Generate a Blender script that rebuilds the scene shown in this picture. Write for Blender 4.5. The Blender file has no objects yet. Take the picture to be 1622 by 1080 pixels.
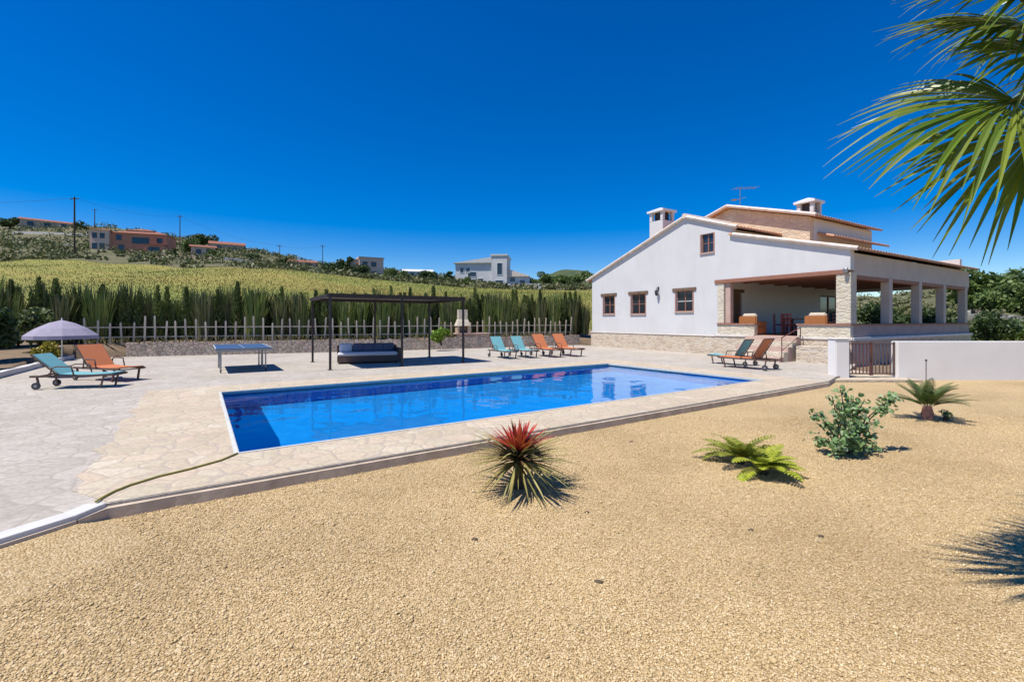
import bpy, bmesh, math, random
import numpy as np
from mathutils import Vector, Matrix, noise
from mathutils.geometry import tessellate_polygon

R = math.radians
rnd = random.Random(7)
rng = np.random.default_rng(11)
scene = bpy.context.scene
col = scene.collection
F, CX, HY, EYE = 726.0, 811.0, 508.0, 1.6
GZ = -0.13                                   # gravel level, the deck is 0


def gp(px, py, z=0.0):
    """ground point seen at a photo pixel"""
    d = (EYE - z) * F / (py - HY)
    return Vector(((px - CX) * d / F, d, z))


def at(px, py, d):
    return Vector(((px - CX) * d / F, d, EYE + (HY - py) * d / F))


# ------------------------------------------------------------------ helpers
class MB:
    def __init__(self):
        self.v, self.f = [], []

    def add(self, vs, fs):
        n = len(self.v)
        self.v += [tuple(p) for p in vs]
        self.f += [tuple(i + n for i in f) for f in fs]
        return self

    def box(self, x0, x1, y0, y1, z0, z1, M=None):
        vs = [Vector(p) for p in ((x0, y0, z0), (x1, y0, z0), (x1, y1, z0), (x0, y1, z0),
                                  (x0, y0, z1), (x1, y0, z1), (x1, y1, z1), (x0, y1, z1))]
        if M is not None:
            vs = [M @ p for p in vs]
        return self.add(vs, [(3, 2, 1, 0), (4, 5, 6, 7), (0, 1, 5, 4), (1, 2, 6, 5), (2, 3, 7, 6), (3, 0, 4, 7)])

    def cbox(self, c, s, M=None):
        return self.box(c[0] - s[0] / 2, c[0] + s[0] / 2, c[1] - s[1] / 2, c[1] + s[1] / 2, c[2] - s[2] / 2, c[2] + s[2] / 2, M)

    def bar(self, a, b, w, h=None, up=(0, 0, 1)):
        a, b = Vector(a), Vector(b)
        d = b - a
        L = d.length
        d.normalize()
        up = Vector(up)
        if abs(d.dot(up)) > .98:
            up = Vector((1, 0, 0))
        s = d.cross(up).normalized()
        u = s.cross(d)
        h = h or w
        M = Matrix((s, d, u)).transposed().to_4x4()
        M.translation = a
        return self.box(-w / 2, w / 2, 0, L, -h / 2, h / 2, M)

    def tube(self, pts, r, n=8, cap=True):
        pts = [Vector(p) for p in pts]
        rs = r if isinstance(r, (list, tuple)) else [r] * len(pts)
        base = len(self.v)
        ref = None
        for i, p in enumerate(pts):
            d = (pts[min(i + 1, len(pts) - 1)] - pts[max(i - 1, 0)]).normalized()
            if ref is None:
                ref = Vector((0, 0, 1)) if abs(d.z) < .9 else Vector((1, 0, 0))
            s = d.cross(ref).normalized()
            ref = s.cross(d).normalized()
            for k in range(n):
                a = 2 * math.pi * k / n
                self.v.append(tuple(p + (s * math.cos(a) + ref * math.sin(a)) * rs[i]))
        for i in range(len(pts) - 1):
            for k in range(n):
                k2 = (k + 1) % n
                self.f.append((base + i * n + k, base + i * n + k2, base + (i + 1) * n + k2, base + (i + 1) * n + k))
        if cap:
            self.f.append(tuple(base + k for k in range(n))[::-1])
            self.f.append(tuple(base + (len(pts) - 1) * n + k for k in range(n)))
        return self

    def lathe(self, prof, n=20, c=(0, 0, 0), wob=None):
        base = len(self.v)
        for (r, z) in prof:
            for k in range(n):
                a = 2 * math.pi * k / n
                rr = r * (1 + (wob(k, z) if wob else 0))
                self.v.append((c[0] + rr * math.cos(a), c[1] + rr * math.sin(a), c[2] + z))
        for i in range(len(prof) - 1):
            for k in range(n):
                k2 = (k + 1) % n
                self.f.append((base + i * n + k, base + i * n + k2, base + (i + 1) * n + k2, base + (i + 1) * n + k))
        self.f.append(tuple(base + k for k in range(n))[::-1])
        self.f.append(tuple(base + (len(prof) - 1) * n + k for k in range(n)))
        return self

    def slab(self, outline, holes, fn, c0, c1):
        """flat plate with holes: 2-D loops (a, b) -> fn(a, b, c), from c0 to c1"""
        loops = [[Vector((a, b, 0)) for a, b in l] for l in [outline] + list(holes)]
        flat = [p for l in loops for p in l]
        tris = tessellate_polygon(loops)
        n = len(flat)
        vs = [fn(p.x, p.y, c0) for p in flat] + [fn(p.x, p.y, c1) for p in flat]
        fs = [tuple(t) for t in tris] + [tuple(i + n for i in reversed(t)) for t in tris]
        o = 0
        for l in loops:
            m = len(l)
            for k in range(m):
                a, b = o + k, o + (k + 1) % m
                fs.append((a, b, b + n, a + n))
            o += m
        return self.add(vs, fs)

    def blade(self, pts, ws, side, fold=0.0, nrm=None):
        """a leaf strip along pts, half-widths ws, folded along its middle"""
        n = len(self.v)
        side = Vector(side)
        nrm = Vector(nrm) if nrm is not None else Vector((0, 0, 1))
        for p, w in zip(pts, ws):
            p = Vector(p)
            self.v += [tuple(p - side * w + nrm * fold * w), tuple(p), tuple(p + side * w + nrm * fold * w)]
        for i in range(len(pts) - 1):
            a = n + i * 3
            self.f += [(a, a + 1, a + 4, a + 3), (a + 1, a + 2, a + 5, a + 4)]
        return self

    def build(self, name, m, parent=None, bevel=0, smooth=False, seg=2, recalc=True):
        me = bpy.data.meshes.new(name)
        me.from_pydata(self.v, [], self.f)
        if bevel or recalc:
            bm = bmesh.new()
            bm.from_mesh(me)
            if recalc:
                bmesh.ops.recalc_face_normals(bm, faces=bm.faces)
            if bevel:
                ed = [e for e in bm.edges if len(e.link_faces) == 2 and e.calc_face_angle(0) > .5]
                bmesh.ops.bevel(bm, geom=ed, offset=bevel, segments=seg, affect='EDGES', clamp_overlap=True)
            bm.to_mesh(me)
            bm.free()
        if smooth:
            me.polygons.foreach_set('use_smooth', [True] * len(me.polygons))
        me.materials.append(m)
        o = bpy.data.objects.new(name, me)
        col.objects.link(o)
        if parent:
            o.parent = parent
        return o


def np_mesh(name, V, Fc, m, parent=None):
    """V (N,3), Fc (M,k) arrays"""
    me = bpy.data.meshes.new(name)
    k = Fc.shape[1]
    me.vertices.add(len(V))
    me.vertices.foreach_set('co', V.astype(np.float32).ravel())
    me.loops.add(Fc.size)
    me.loops.foreach_set('vertex_index', Fc.astype(np.int32).ravel())
    me.polygons.add(len(Fc))
    me.polygons.foreach_set('loop_start', np.arange(0, Fc.size, k, dtype=np.int32))
    me.update(calc_edges=True)
    me.validate()
    me.materials.append(m)
    o = bpy.data.objects.new(name, me)
    col.objects.link(o)
    if parent:
        o.parent = parent
    return o


def unit(a):
    return a / np.maximum(np.linalg.norm(a, axis=1, keepdims=True), 1e-9)


def leaves(C, L, W, bias=None, bw=0.0):
    """diamond leaves at C (N,3); L, W half sizes (scalar or N); bias a preferred direction (N,3)"""
    n = len(C)
    a = unit(rng.normal(size=(n, 3)))
    if bias is not None:
        a = unit(a * (1 - bw) + bias * bw)
    b = unit(np.cross(a, unit(rng.normal(size=(n, 3)))))
    L = np.broadcast_to(np.asarray(L, float), (n,))[:, None] * rng.uniform(.7, 1.3, (n, 1))
    W = np.broadcast_to(np.asarray(W, float), (n,))[:, None] * rng.uniform(.7, 1.3, (n, 1))
    V = np.stack([C - a * L, C - b * W, C + a * L, C + b * W], 1).reshape(-1, 3)
    return V, np.arange(n * 4).reshape(n, 4)


def tag(o, label=None, cat=None, group=None, kind=None):
    if label: o['label'] = label
    if cat: o['category'] = cat
    if group: o['group'] = group
    if kind: o['kind'] = kind
    return o


def thing(name, label, cat, loc=(0, 0, 0), rz=0.0, group=None):
    o = bpy.data.objects.new(name, None)
    o.empty_display_size = .2
    col.objects.link(o)
    o.location = loc
    o.rotation_euler = (0, 0, rz)
    return tag(o, label, cat, group)


def dup(o, loc=None, rz=None, label=None, group=None, parent=None, scale=None):
    c = o.copy()
    col.objects.link(c)
    if parent: c.parent = parent
    if loc is not None: c.location = loc
    if rz is not None: c.rotation_euler = (0, 0, rz)
    if scale is not None: c.scale = scale
    if label: c['label'] = label
    if group: c['group'] = group
    for ch in list(o.children):
        dup(ch, parent=c)
    return c


# ------------------------------------------------------------------ materials
def new_mat(name):
    m = bpy.data.materials.new(name)
    m.use_nodes = True
    nt = m.node_tree
    return m, nt, nt.nodes['Principled BSDF'], nt.nodes['Material Output']


def ramp(nt, fac, stops):
    r = nt.nodes.new('ShaderNodeValToRGB')
    el = r.color_ramp.elements
    while len(el) < len(stops):
        el.new(.5)
    for e, (p, c) in zip(el, stops):
        e.position = p
        e.color = (*c, 1)
    nt.links.new(fac, r.inputs['Fac'])
    return r.outputs['Color']


def coords(nt, stretch=(1, 1, 1)):
    t = nt.nodes.new('ShaderNodeTexCoord')
    mp = nt.nodes.new('ShaderNodeMapping')
    mp.inputs['Scale'].default_value = stretch
    nt.links.new(t.outputs['Object'], mp.inputs['Vector'])
    return mp.outputs['Vector']


def tex_noise(nt, vec, scale, detail=6, rough=.6):
    n = nt.nodes.new('ShaderNodeTexNoise')
    n.inputs['Scale'].default_value = scale
    n.inputs['Detail'].default_value = detail
    n.inputs['Roughness'].default_value = rough
    nt.links.new(vec, n.inputs['Vector'])
    return n.outputs['Fac']


def mixc(nt, fac, a, b, mode='MIX'):
    x = nt.nodes.new('ShaderNodeMix')
    x.data_type = 'RGBA'
    x.blend_type = mode
    for sock, v in ((x.inputs['Factor'], fac), (x.inputs['A'], a), (x.inputs['B'], b)):
        if isinstance(v, (int, float)): sock.default_value = v
        elif isinstance(v, tuple): sock.default_value = (*v, 1)
        else: nt.links.new(v, sock)
    return x.outputs['Result']


def add_bump(nt, b, h, strength, dist):
    bp = nt.nodes.new('ShaderNodeBump')
    bp.inputs['Strength'].default_value = strength
    bp.inputs['Distance'].default_value = dist
    nt.links.new(h, bp.inputs['Height'])
    nt.links.new(bp.outputs['Normal'], b.inputs['Normal'])


def mat(name, c1, c2=None, scale=4, rough=.8, bump=0, bscale=30, spec=.3, metal=0, stretch=(1, 1, 1)):
    m, nt, b, out = new_mat(name)
    c2 = c2 or tuple(x * .8 for x in c1)
    v = coords(nt, stretch)
    c = ramp(nt, tex_noise(nt, v, scale), [(.3, c1), (.72, c2)])
    nt.links.new(c, b.inputs['Base Color'])
    b.inputs['Roughness'].default_value = rough
    b.inputs['Specular IOR Level'].default_value = spec
    b.inputs['Metallic'].default_value = metal
    if bump:
        add_bump(nt, b, tex_noise(nt, v, bscale, 4), bump, .01)
    return m


def leaf_mat(name, stops, trans=.3, rough=.55, spec=.3):
    m, nt, b, out = new_mat(name)
    g = nt.nodes.new('ShaderNodeNewGeometry')
    n = len(stops)
    c = ramp(nt, g.outputs['Random Per Island'], [(i / max(1, n - 1), s) for i, s in enumerate(stops)])
    nt.links.new(c, b.inputs['Base Color'])
    b.inputs['Roughness'].default_value = rough
    b.inputs['Specular IOR Level'].default_value = spec
    t = nt.nodes.new('ShaderNodeBsdfTranslucent')
    nt.links.new(mixc(nt, .5, c, (.12, .2, .02)), t.inputs['Color'])
    x = nt.nodes.new('ShaderNodeMixShader')
    x.inputs['Fac'].default_value = trans
    nt.links.new(b.outputs['BSDF'], x.inputs[1])
    nt.links.new(t.outputs['BSDF'], x.inputs[2])
    nt.links.new(x.outputs['Shader'], out.inputs['Surface'])
    return m


def stone_mat(name, cols, grout, scale, gw=.06, bump=.6, stretch=(1, 1, 1), rough=.85, big=None, rnds=1.0):
    m, nt, b, out = new_mat(name)
    v0 = coords(nt, stretch)
    # warp so that the joints wander
    nz = nt.nodes.new('ShaderNodeTexNoise')
    nz.inputs['Scale'].default_value = scale * 1.2
    nt.links.new(v0, nz.inputs['Vector'])
    sc = nt.nodes.new('ShaderNodeVectorMath'); sc.operation = 'SCALE'
    sc.inputs['Scale'].default_value = .25 / scale
    nt.links.new(nz.outputs['Color'], sc.inputs[0])
    ad = nt.nodes.new('ShaderNodeVectorMath'); ad.operation = 'ADD'
    nt.links.new(v0, ad.inputs[0]); nt.links.new(sc.outputs[0], ad.inputs[1])
    v = ad.outputs[0]
    a = nt.nodes.new('ShaderNodeTexVoronoi')
    a.inputs['Scale'].default_value = scale
    a.inputs['Randomness'].default_value = rnds
    nt.links.new(v, a.inputs['Vector'])
    e = nt.nodes.new('ShaderNodeTexVoronoi')
    e.feature = 'DISTANCE_TO_EDGE'
    e.inputs['Scale'].default_value = scale
    e.inputs['Randomness'].default_value = rnds
    nt.links.new(v, e.inputs['Vector'])
    sep = nt.nodes.new('ShaderNodeSeparateColor')
    nt.links.new(a.outputs['Color'], sep.inputs[0])
    n = len(cols)
    c = ramp(nt, sep.outputs[0], [(i / max(1, n - 1), s) for i, s in enumerate(cols)])
    fine = ramp(nt, tex_noise(nt, v, scale * 6), [(.3, (.78, .78, .78)), (.7, (1.12, 1.12, 1.12))])
    c = mixc(nt, 1.0, c, fine, 'MULTIPLY')
    if big:
        bn = ramp(nt, tex_noise(nt, v0, big[0], 5), [(.38, (1, 1, 1)), (.65, big[1])])
        c = mixc(nt, 1.0, c, bn, 'MULTIPLY')
    mask = ramp(nt, e.outputs['Distance'], [(gw * .3, (1, 1, 1)), (gw, (0, 0, 0))])
    c = mixc(nt, mask, c, grout)
    nt.links.new(c, b.inputs['Base Color'])
    b.inputs['Roughness'].default_value = rough
    b.inputs['Specular IOR Level'].default_value = .25
    h = ramp(nt, e.outputs['Distance'], [(0, (0, 0, 0)), (gw * 2.2, (1, 1, 1))])
    h = mixc(nt, .35, h, tex_noise(nt, v, scale * 5))
    add_bump(nt, b, h, bump, .03)
    return m


GRAVEL = [(0, (.38, .27, .135)), (.13, (.52, .38, .185)), (.55, (.61, .452, .24)), (.85, (.69, .53, .30)), (1, (.78, .635, .41))]


def gravel_mat(name, island=False):
    m, nt, b, out = new_mat(name)
    v = coords(nt)
    big = ramp(nt, tex_noise(nt, v, .45, 4), [(.32, (.84, .82, .80)), (.5, (.99, .98, .97)), (.68, (1.07, 1.06, 1.04))])
    if island:
        g = nt.nodes.new('ShaderNodeNewGeometry')
        c = ramp(nt, g.outputs['Random Per Island'], GRAVEL)
    else:
        a = nt.nodes.new('ShaderNodeTexVoronoi')
        a.inputs['Scale'].default_value = 72
        nt.links.new(v, a.inputs['Vector'])
        sep = nt.nodes.new('ShaderNodeSeparateColor')
        nt.links.new(a.outputs['Color'], sep.inputs[0])
        c = ramp(nt, sep.outputs[0], GRAVEL)
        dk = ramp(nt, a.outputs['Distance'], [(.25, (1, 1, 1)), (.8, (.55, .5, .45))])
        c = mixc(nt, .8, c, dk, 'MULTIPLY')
        mx = nt.nodes.new('ShaderNodeMath'); mx.operation = 'SUBTRACT'
        mx.inputs[0].default_value = 1
        nt.links.new(a.outputs['Distance'], mx.inputs[1])
        add_bump(nt, b, mx.outputs[0], 1.0, .012)
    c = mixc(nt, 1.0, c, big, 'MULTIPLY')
    nt.links.new(c, b.inputs['Base Color'])
    b.inputs['Roughness'].default_value = .9
    b.inputs['Specular IOR Level'].default_value = .2
    return m


M = {}
m, nt, b, out = new_mat('white render')       # lime wash with soft patches and rain streaks
v1 = coords(nt); v2 = coords(nt, (1.3, 1.3, .3))
cw = ramp(nt, tex_noise(nt, v1, .7, 5), [(.35, (.66, .65, .635)), (.7, (.61, .60, .585))])
cw = mixc(nt, 1.0, cw, ramp(nt, tex_noise(nt, v2, 1.6, 6, .65), [(.36, (.965, .955, .94)), (.62, (1, 1, 1))]), 'MULTIPLY')
nt.links.new(cw, b.inputs['Base Color']); b.inputs['Roughness'].default_value = .9; b.inputs['Specular IOR Level'].default_value = .2
add_bump(nt, b, tex_noise(nt, v1, 22, 5), .25, .012)
M['white'] = m
M['white_wall'] = mat('white garden wall', (.80, .775, .735), (.73, .70, .66), .9, .9, .2, 18)
M['greywall'] = mat('pale grey render', (.74, .72, .71), (.68, .66, .65), 1.2, .9, .1)  # even pale grey, lightened in colour to brighten the shaded porch interior
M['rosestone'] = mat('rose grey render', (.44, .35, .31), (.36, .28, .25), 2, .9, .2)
M['shadetone'] = mat('shade toned pale render', (.60, .52, .42), (.52, .44, .35), 1.5, .9, .2)  # warm pillar tone with the side's shade worked into the colour
M['darkstone'] = mat('dark brown stone', (.13, .095, .065), (.08, .06, .04), 40, .9, .3)
M['trim'] = mat('pale trim', (.80, .76, .70), (.66, .60, .52), 3, .8, .1)
M['wood'] = mat('red brown wood', (.36, .17, .11), (.25, .11, .07), 6, .6, .2, 40, stretch=(1, 6, 1))
M['oldwood'] = mat('weatherworn wood lintel', (.22, .14, .09), (.12, .075, .05), 8, .75, .3, 40)
M['pinkbeam'] = mat('terracotta beam', (.42, .22, .16), (.30, .14, .10), 5, .8, .1)
M['dark'] = mat('dark brown metal', (.045, .03, .026), (.025, .018, .016), 10, .5, 0, spec=.5)
M['blackmetal'] = mat('charcoal metal', (.05, .05, .055), (.03, .03, .032), 12, .45, 0, spec=.5)
M['grey'] = mat('grey metal', (.35, .35, .36), (.25, .25, .26), 9, .4, 0, spec=.5, metal=.6)
M['rust'] = mat('red brown painted iron', (.16, .055, .045), (.10, .04, .035), 9, .5, .1, spec=.4)
M['tile'] = mat('terracotta roof tile', (.46, .22, .12), (.58, .36, .22), 5, .85, .4, 20)
M['paletile'] = mat('lime washed verge tile', (.80, .72, .64), (.62, .48, .38), 4, .85, .2)
M['floor_tile'] = mat('terracotta floor', (.45, .24, .17), (.36, .18, .13), 5, .6)
M['step'] = mat('pink stone step', (.55, .40, .33), (.45, .31, .25), 4, .8, .2)
M['glass'] = mat('dark window glass', (.03, .035, .045), (.02, .025, .03), 2, .08, 0, spec=.8)
M['blueglass'] = mat('blue green glass door', (.02, .06, .09), (.015, .04, .06), 2, .1, 0, spec=.8)
M['whitepaint'] = mat('white paint', (.8, .8, .78), (.72, .72, .7), 8, .4, 0, spec=.5)
M['teal'] = mat('teal sling fabric', (.17, .41, .43), (.14, .34, .37), 30, .8, .2, 300)
M['orange'] = mat('orange sling fabric', (.56, .19, .08), (.47, .15, .06), 30, .8, .2, 300)
M['lilac'] = mat('lilac grey canvas', (.33, .30, .37), (.28, .25, .31), 6, .85, .2, 60)
M['cream'] = mat('cream cushion', (.72, .66, .52), (.64, .57, .44), 8, .9, .2, 60)
M['wicker'] = mat('honey wicker', (.46, .19, .06), (.30, .11, .035), 40, .7, .6, 90)
M['darkwicker'] = mat('brown wicker', (.16, .10, .08), (.09, .06, .05), 40, .7, .6, 90)
M['greycush'] = mat('pale grey cushion', (.72, .70, .72), (.64, .62, .64), 8, .9, .2, 60)
M['navy'] = mat('slate blue cushion', (.13, .14, .20), (.10, .11, .16), 8, .9, .2, 60)
M['tt'] = mat('blue table top', (.06, .12, .24), (.05, .10, .20), 5, .35, 0, spec=.5)
M['redwood'] = mat('mahogany wood', (.36, .07, .045), (.24, .05, .03), 8, .45, .1)
M['bluecush'] = mat('blue seat pad', (.07, .08, .22), (.05, .06, .17), 8, .9)
M['pink'] = mat('salmon render', (.60, .27, .17), (.52, .22, .14), .6, .9)
M['palepink'] = mat('pale salmon render', (.78, .56, .43), (.70, .48, .36), .6, .9)
M['beigewall'] = mat('beige render', (.58, .46, .36), (.48, .37, .29), .6, .9)
M['rooftile_far'] = mat('weatherworn tile', (.30, .13, .09), (.22, .09, .06), 1, .9)
M['palewall'] = mat('pale block wall', (.72, .67, .62), (.58, .53, .48), .5, .9)
M['bark'] = mat('bark', (.10, .07, .045), (.06, .04, .028), 8, .9, .6, 30)
M['palmtrunk'] = mat('fibrous palm trunk', (.16, .10, .06), (.07, .045, .03), 14, .9, 1, 30, stretch=(1, 1, 4))
M['stake'] = mat('bleached wood stake', (.68, .58, .45), (.48, .40, .30), 7, .85, .3, 30)
M['hose'] = mat('yellow green hose', (.34, .29, .07), (.24, .22, .06), 12, .5)
M['soil'] = mat('dry soil', (.24, .17, .11), (.15, .11, .07), 2.5, .95, .6, 14)
M['edge'] = mat('brown deck edge', (.60, .49, .37), (.40, .31, .225), 5, .95, .5, 18)
M['field'] = mat('dry grass field', (.16, .185, .036), (.30, .245, .062), .07, .95, .12, 3, stretch=(.5, 1.6, 1))
M['hill'] = mat('scrub hillside', (.075, .085, .03), (.18, .15, .085), .12, .95, .5, 1.5)
M['farhill'] = mat('wooded hill', (.035, .06, .025), (.09, .11, .045), .25, .95, .5, 1)
M['kerb'] = mat('pale concrete kerb', (.62, .60, .58), (.52, .50, .48), 4, .85, .2)
M['coping'] = mat('white pool edge', (.60, .60, .55), (.48, .48, .44), 6, .6, .1)
M['redleaf'] = leaf_mat('red leaves', [(.55, .04, .04), (.34, .025, .03), (.65, .10, .07), (.45, .06, .03)], .25)
M['strapleaf'] = leaf_mat('strap leaves', [(.36, .31, .09), (.18, .16, .045), (.52, .46, .18), (.25, .24, .06), (.34, .22, .09)], .2)
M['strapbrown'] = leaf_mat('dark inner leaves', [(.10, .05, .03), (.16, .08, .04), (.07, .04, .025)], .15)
M['fern'] = leaf_mat('olive frond', [(.22, .25, .025), (.32, .34, .04), (.16, .19, .025), (.27, .24, .04)], .25)
M['fernbright'] = leaf_mat('yellow green frond', [(.33, .39, .02), (.45, .47, .05), (.25, .31, .02)], .3)
M['cycad'] = leaf_mat('dark green frond', [(.045, .085, .02), (.07, .11, .025), (.10, .13, .035)], .15)
M['bushleaf'] = leaf_mat('round green leaves', [(.10, .19, .06), (.17, .30, .10), (.28, .42, .20), (.11, .17, .055), (.40, .50, .30)], .25)
M['palmleaf'] = leaf_mat('fan palm leaf', [(.08, .16, .012), (.14, .22, .018), (.22, .27, .028), (.09, .17, .02), (.30, .30, .05)], .3, .4, .5)
M['palmdry'] = leaf_mat('dry palm fibre', [(.20, .12, .05), (.12, .08, .03)], .2)
M['cypress'] = leaf_mat('cypress foliage', [(.06, .10, .03), (.11, .155, .045), (.18, .20, .07), (.075, .115, .04), (.17, .15, .07)], .15)
M['cane'] = leaf_mat('cane foliage', [(.13, .18, .045), (.21, .25, .065), (.10, .15, .04), (.28, .26, .10)], .2)
M['treedark'] = leaf_mat('dark tree foliage', [(.025, .05, .02), (.05, .085, .03), (.085, .12, .04)], .15)
M['treemid'] = leaf_mat('green tree foliage', [(.055, .10, .025), (.11, .165, .04), (.16, .21, .06), (.07, .115, .035)], .2)
M['lime'] = leaf_mat('lime shrub foliage', [(.16, .28, .03), (.24, .36, .04), (.12, .20, .03)], .25)
M['yellowleaf'] = leaf_mat('yellowish foliage', [(.30, .24, .02), (.38, .30, .04), (.16, .17, .03)], .2)
M['scrubleaf'] = leaf_mat('scrub foliage', [(.07, .09, .03), (.13, .15, .05), (.20, .18, .08), (.08, .11, .04), (.26, .22, .12)], .1)
m, nt, b, out = new_mat('dry field grass')     # patches of greener and yellower grass
g = nt.nodes.new('ShaderNodeNewGeometry')
c1 = ramp(nt, g.outputs['Random Per Island'], [(0, (.15, .18, .03)), (.5, (.18, .20, .036)), (1, (.215, .22, .045))])
c2 = ramp(nt, g.outputs['Random Per Island'], [(0, (.27, .22, .05)), (.5, (.32, .25, .06)), (1, (.38, .29, .085))])
pn = ramp(nt, tex_noise(nt, coords(nt, (.5, 1.6, 1)), .07), [(.48, (0, 0, 0)), (.62, (1, 1, 1))])
nt.links.new(mixc(nt, pn, c1, c2), b.inputs['Base Color'])
b.inputs['Roughness'].default_value = .7
M['grassblade'] = m
M['drygrass'] = leaf_mat('dry bank plants', [(.20, .16, .07), (.12, .11, .04), (.28, .21, .11)], .2)
M['deck'] = stone_mat('grey stamped deck', [(.43, .385, .32), (.47, .425, .36), (.50, .45, .385), (.45, .40, .335)], (.36, .315, .26), 3.4, .05, .3,
                      big=(.5, (.86, .84, .83)))
M['paving'] = stone_mat('beige flag paving', [(.49, .41, .295), (.54, .455, .325), (.57, .455, .335), (.51, .435, .31), (.58, .50, .375)], (.41, .34, .27), 3.6, .05, .3,
                        big=(.8, (.88, .86, .84)))
M['plinth'] = stone_mat('honey stone plinth', [(.58, .47, .34), (.66, .56, .43), (.50, .39, .28), (.64, .52, .38)], (.58, .52, .43), 4.0, .07, .6, (1, 1, 1.7))
M['pillar'] = stone_mat('cream stone pillar', [(.62, .54, .40), (.68, .60, .46), (.55, .47, .34)], (.60, .55, .45), 3.4, .07, .6, (1, 1, 1.8))
M['sandstone'] = stone_mat('sandstone cladding', [(.66, .54, .37), (.72, .60, .43), (.60, .48, .33)], (.58, .48, .35), 3.0, .06, .5, (1, 1, 1.8))
M['drystone'] = stone_mat('rough stone wall', [(.48, .40, .32), (.58, .49, .41), (.38, .31, .24), (.62, .46, .38), (.52, .46, .34)], (.26, .21, .16), 5.5, .09, .9, (1, 1, 1.4))
M['farstone'] = stone_mat('far dry stone', [(.46, .42, .36), (.60, .56, .50), (.36, .32, .27)], (.22, .19, .15), 1.2, .1, 1, (1, 1, 1.4))
M['bbq'] = stone_mat('barbecue stone', [(.55, .40, .27), (.62, .47, .33), (.46, .32, .22)], (.40, .31, .23), 4, .08, .8)
M['pooltile'] = stone_mat('blue mosaic', [(.006, .30, .80), (.012, .36, .84), (.008, .33, .82)], (.03, .30, .72), 22, .05, .05, rnds=.0, rough=.4)
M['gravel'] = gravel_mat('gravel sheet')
M['pebble'] = gravel_mat('pebbles', True)

# water: clear refracting surface with faint ripples; the sun reaches the floor as a refracted caustic
m, nt, b, out = new_mat('pool water')
gl = nt.nodes.new('ShaderNodeBsdfGlass'); gl.inputs['Roughness'].default_value = 0; gl.inputs['IOR'].default_value = 1.33
gl.inputs['Color'].default_value = (.9, 1, 1, 1)
nt.links.new(gl.outputs[0], out.inputs['Surface'])
nt.nodes.remove(b)
M['water'] = m

# ------------------------------------------------------------------ terrain
# columns: photo azimuth -> control points (distance, height) from the deck's rear edge out to the skyline
def zy(y, d): return EYE + (HY - y) * d / F
COLS = []
def column(px, d0, z1, z2, kf, km, ks, deg=None):
    th = math.atan((px - CX) / F) if deg is None else R(deg)
    c = math.cos(th) if deg is None else 1
    pts = [(d0, -.35), (d0 + .5, z1 - .05), (d0 + 1.2, z1), (d0 + 7, z2), kf, km, ks, (ks[0] * 1.6, ks[1] * 1.0), (ks[0] * 5, ks[1] * .6 - 6), (2600, -20)]
    COLS.append((th, [(d / c, z) for d, z in pts]))
column(0, 40, -.2, -.2, (90, -.2), (140, -.2), (200, 0), deg=-180)
column(0, 14, -.2, -.2, (90, 0), (140, 1), (200, 2), deg=-105)
column(-900, 12.6, .1, .3, (75, 9), (115, 18), (170, 34))
column(0, 13.2, .1, .5, (75, zy(416, 75)), (115, zy(386, 115)), (170, zy(354, 170)))
column(55, 16.2, .3, .7, (75, zy(416, 75)), (115, zy(388, 115)), (170, zy(354, 170)))
column(110, 19.9, .6, .9, (75, zy(416, 75)), (115, zy(392, 115)), (170, zy(356, 170)))
column(250, 21.4, .62, 1., (75, zy(418, 75)), (115, zy(404, 115)), (170, zy(368, 170)))
column(350, 22.4, .62, 1., (75, zy(423, 75)), (115, zy(410, 115)), (170, zy(387, 170)))
column(430, 23.2, .62, 1., (75, zy(428, 75)), (115, zy(420, 115)), (170, zy(404, 170)))
column(520, 24.4, .62, 1., (75, zy(440, 75)), (115, zy(434, 115)), (160, zy(420, 160)))
column(700, 26.6, .62, 1., (75, zy(453, 75)), (115, zy(449, 115)), (150, zy(441, 150)))
column(860, 29.2, .62, 1., (75, zy(459, 75)), (115, zy(457, 115)), (150, zy(447, 150)))
column(940, 31.2, .3, .8, (75, zy(462, 75)), (115, zy(459, 115)), (150, zy(450, 150)))
column(1100, 24.5, -.15, -.1, (75, 3), (115, 5), (170, 10))
column(1330, 19, -.15, -.1, (60, 1), (90, 4), (150, 9))
column(1346, 14.2, -.15, -.1, (60, .8), (90, 4), (150, 9))
column(1540, 14.2, -.15, 0, (42, zy(519, 42)), (58, zy(492, 58)), (95, zy(452, 95)))
column(1622, 14.2, -.15, 0, (42, zy(519, 42)), (58, zy(492, 58)), (95, zy(448, 95)))
column(2300, 14, -.15, 0, (45, 1), (60, 3), (100, 8))
column(0, 16, -.2, -.2, (90, 0), (140, 1), (200, 2), deg=105)
column(0, 40, -.2, -.2, (90, -.2), (140, -.2), (200, 0), deg=180)
TH = np.array([c[0] for c in COLS])
RK = np.array([[p[0] for p in c[1]] for c in COLS])
ZK = np.array([[p[1] for p in c[1]] for c in COLS])


def prof(th):
    return ([np.interp(th, TH, RK[:, k]) for k in range(RK.shape[1])],
            [np.interp(th, TH, ZK[:, k]) for k in range(RK.shape[1])])


def bumps(x, y, r):
    a = min(1, max(0, (r - 34) / 50))
    return a * (1.1 * noise.noise((x * .045, y * .045, 0)) + (.15 if r < 85 else .45) * noise.noise((x * .16, y * .16, 3)))


def terr(x, y):
    th, r = math.atan2(x, y), math.hypot(x, y)
    rk, zk = prof(th)
    return float(np.interp(r, rk, zk)) + bumps(x, y, r)


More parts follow.
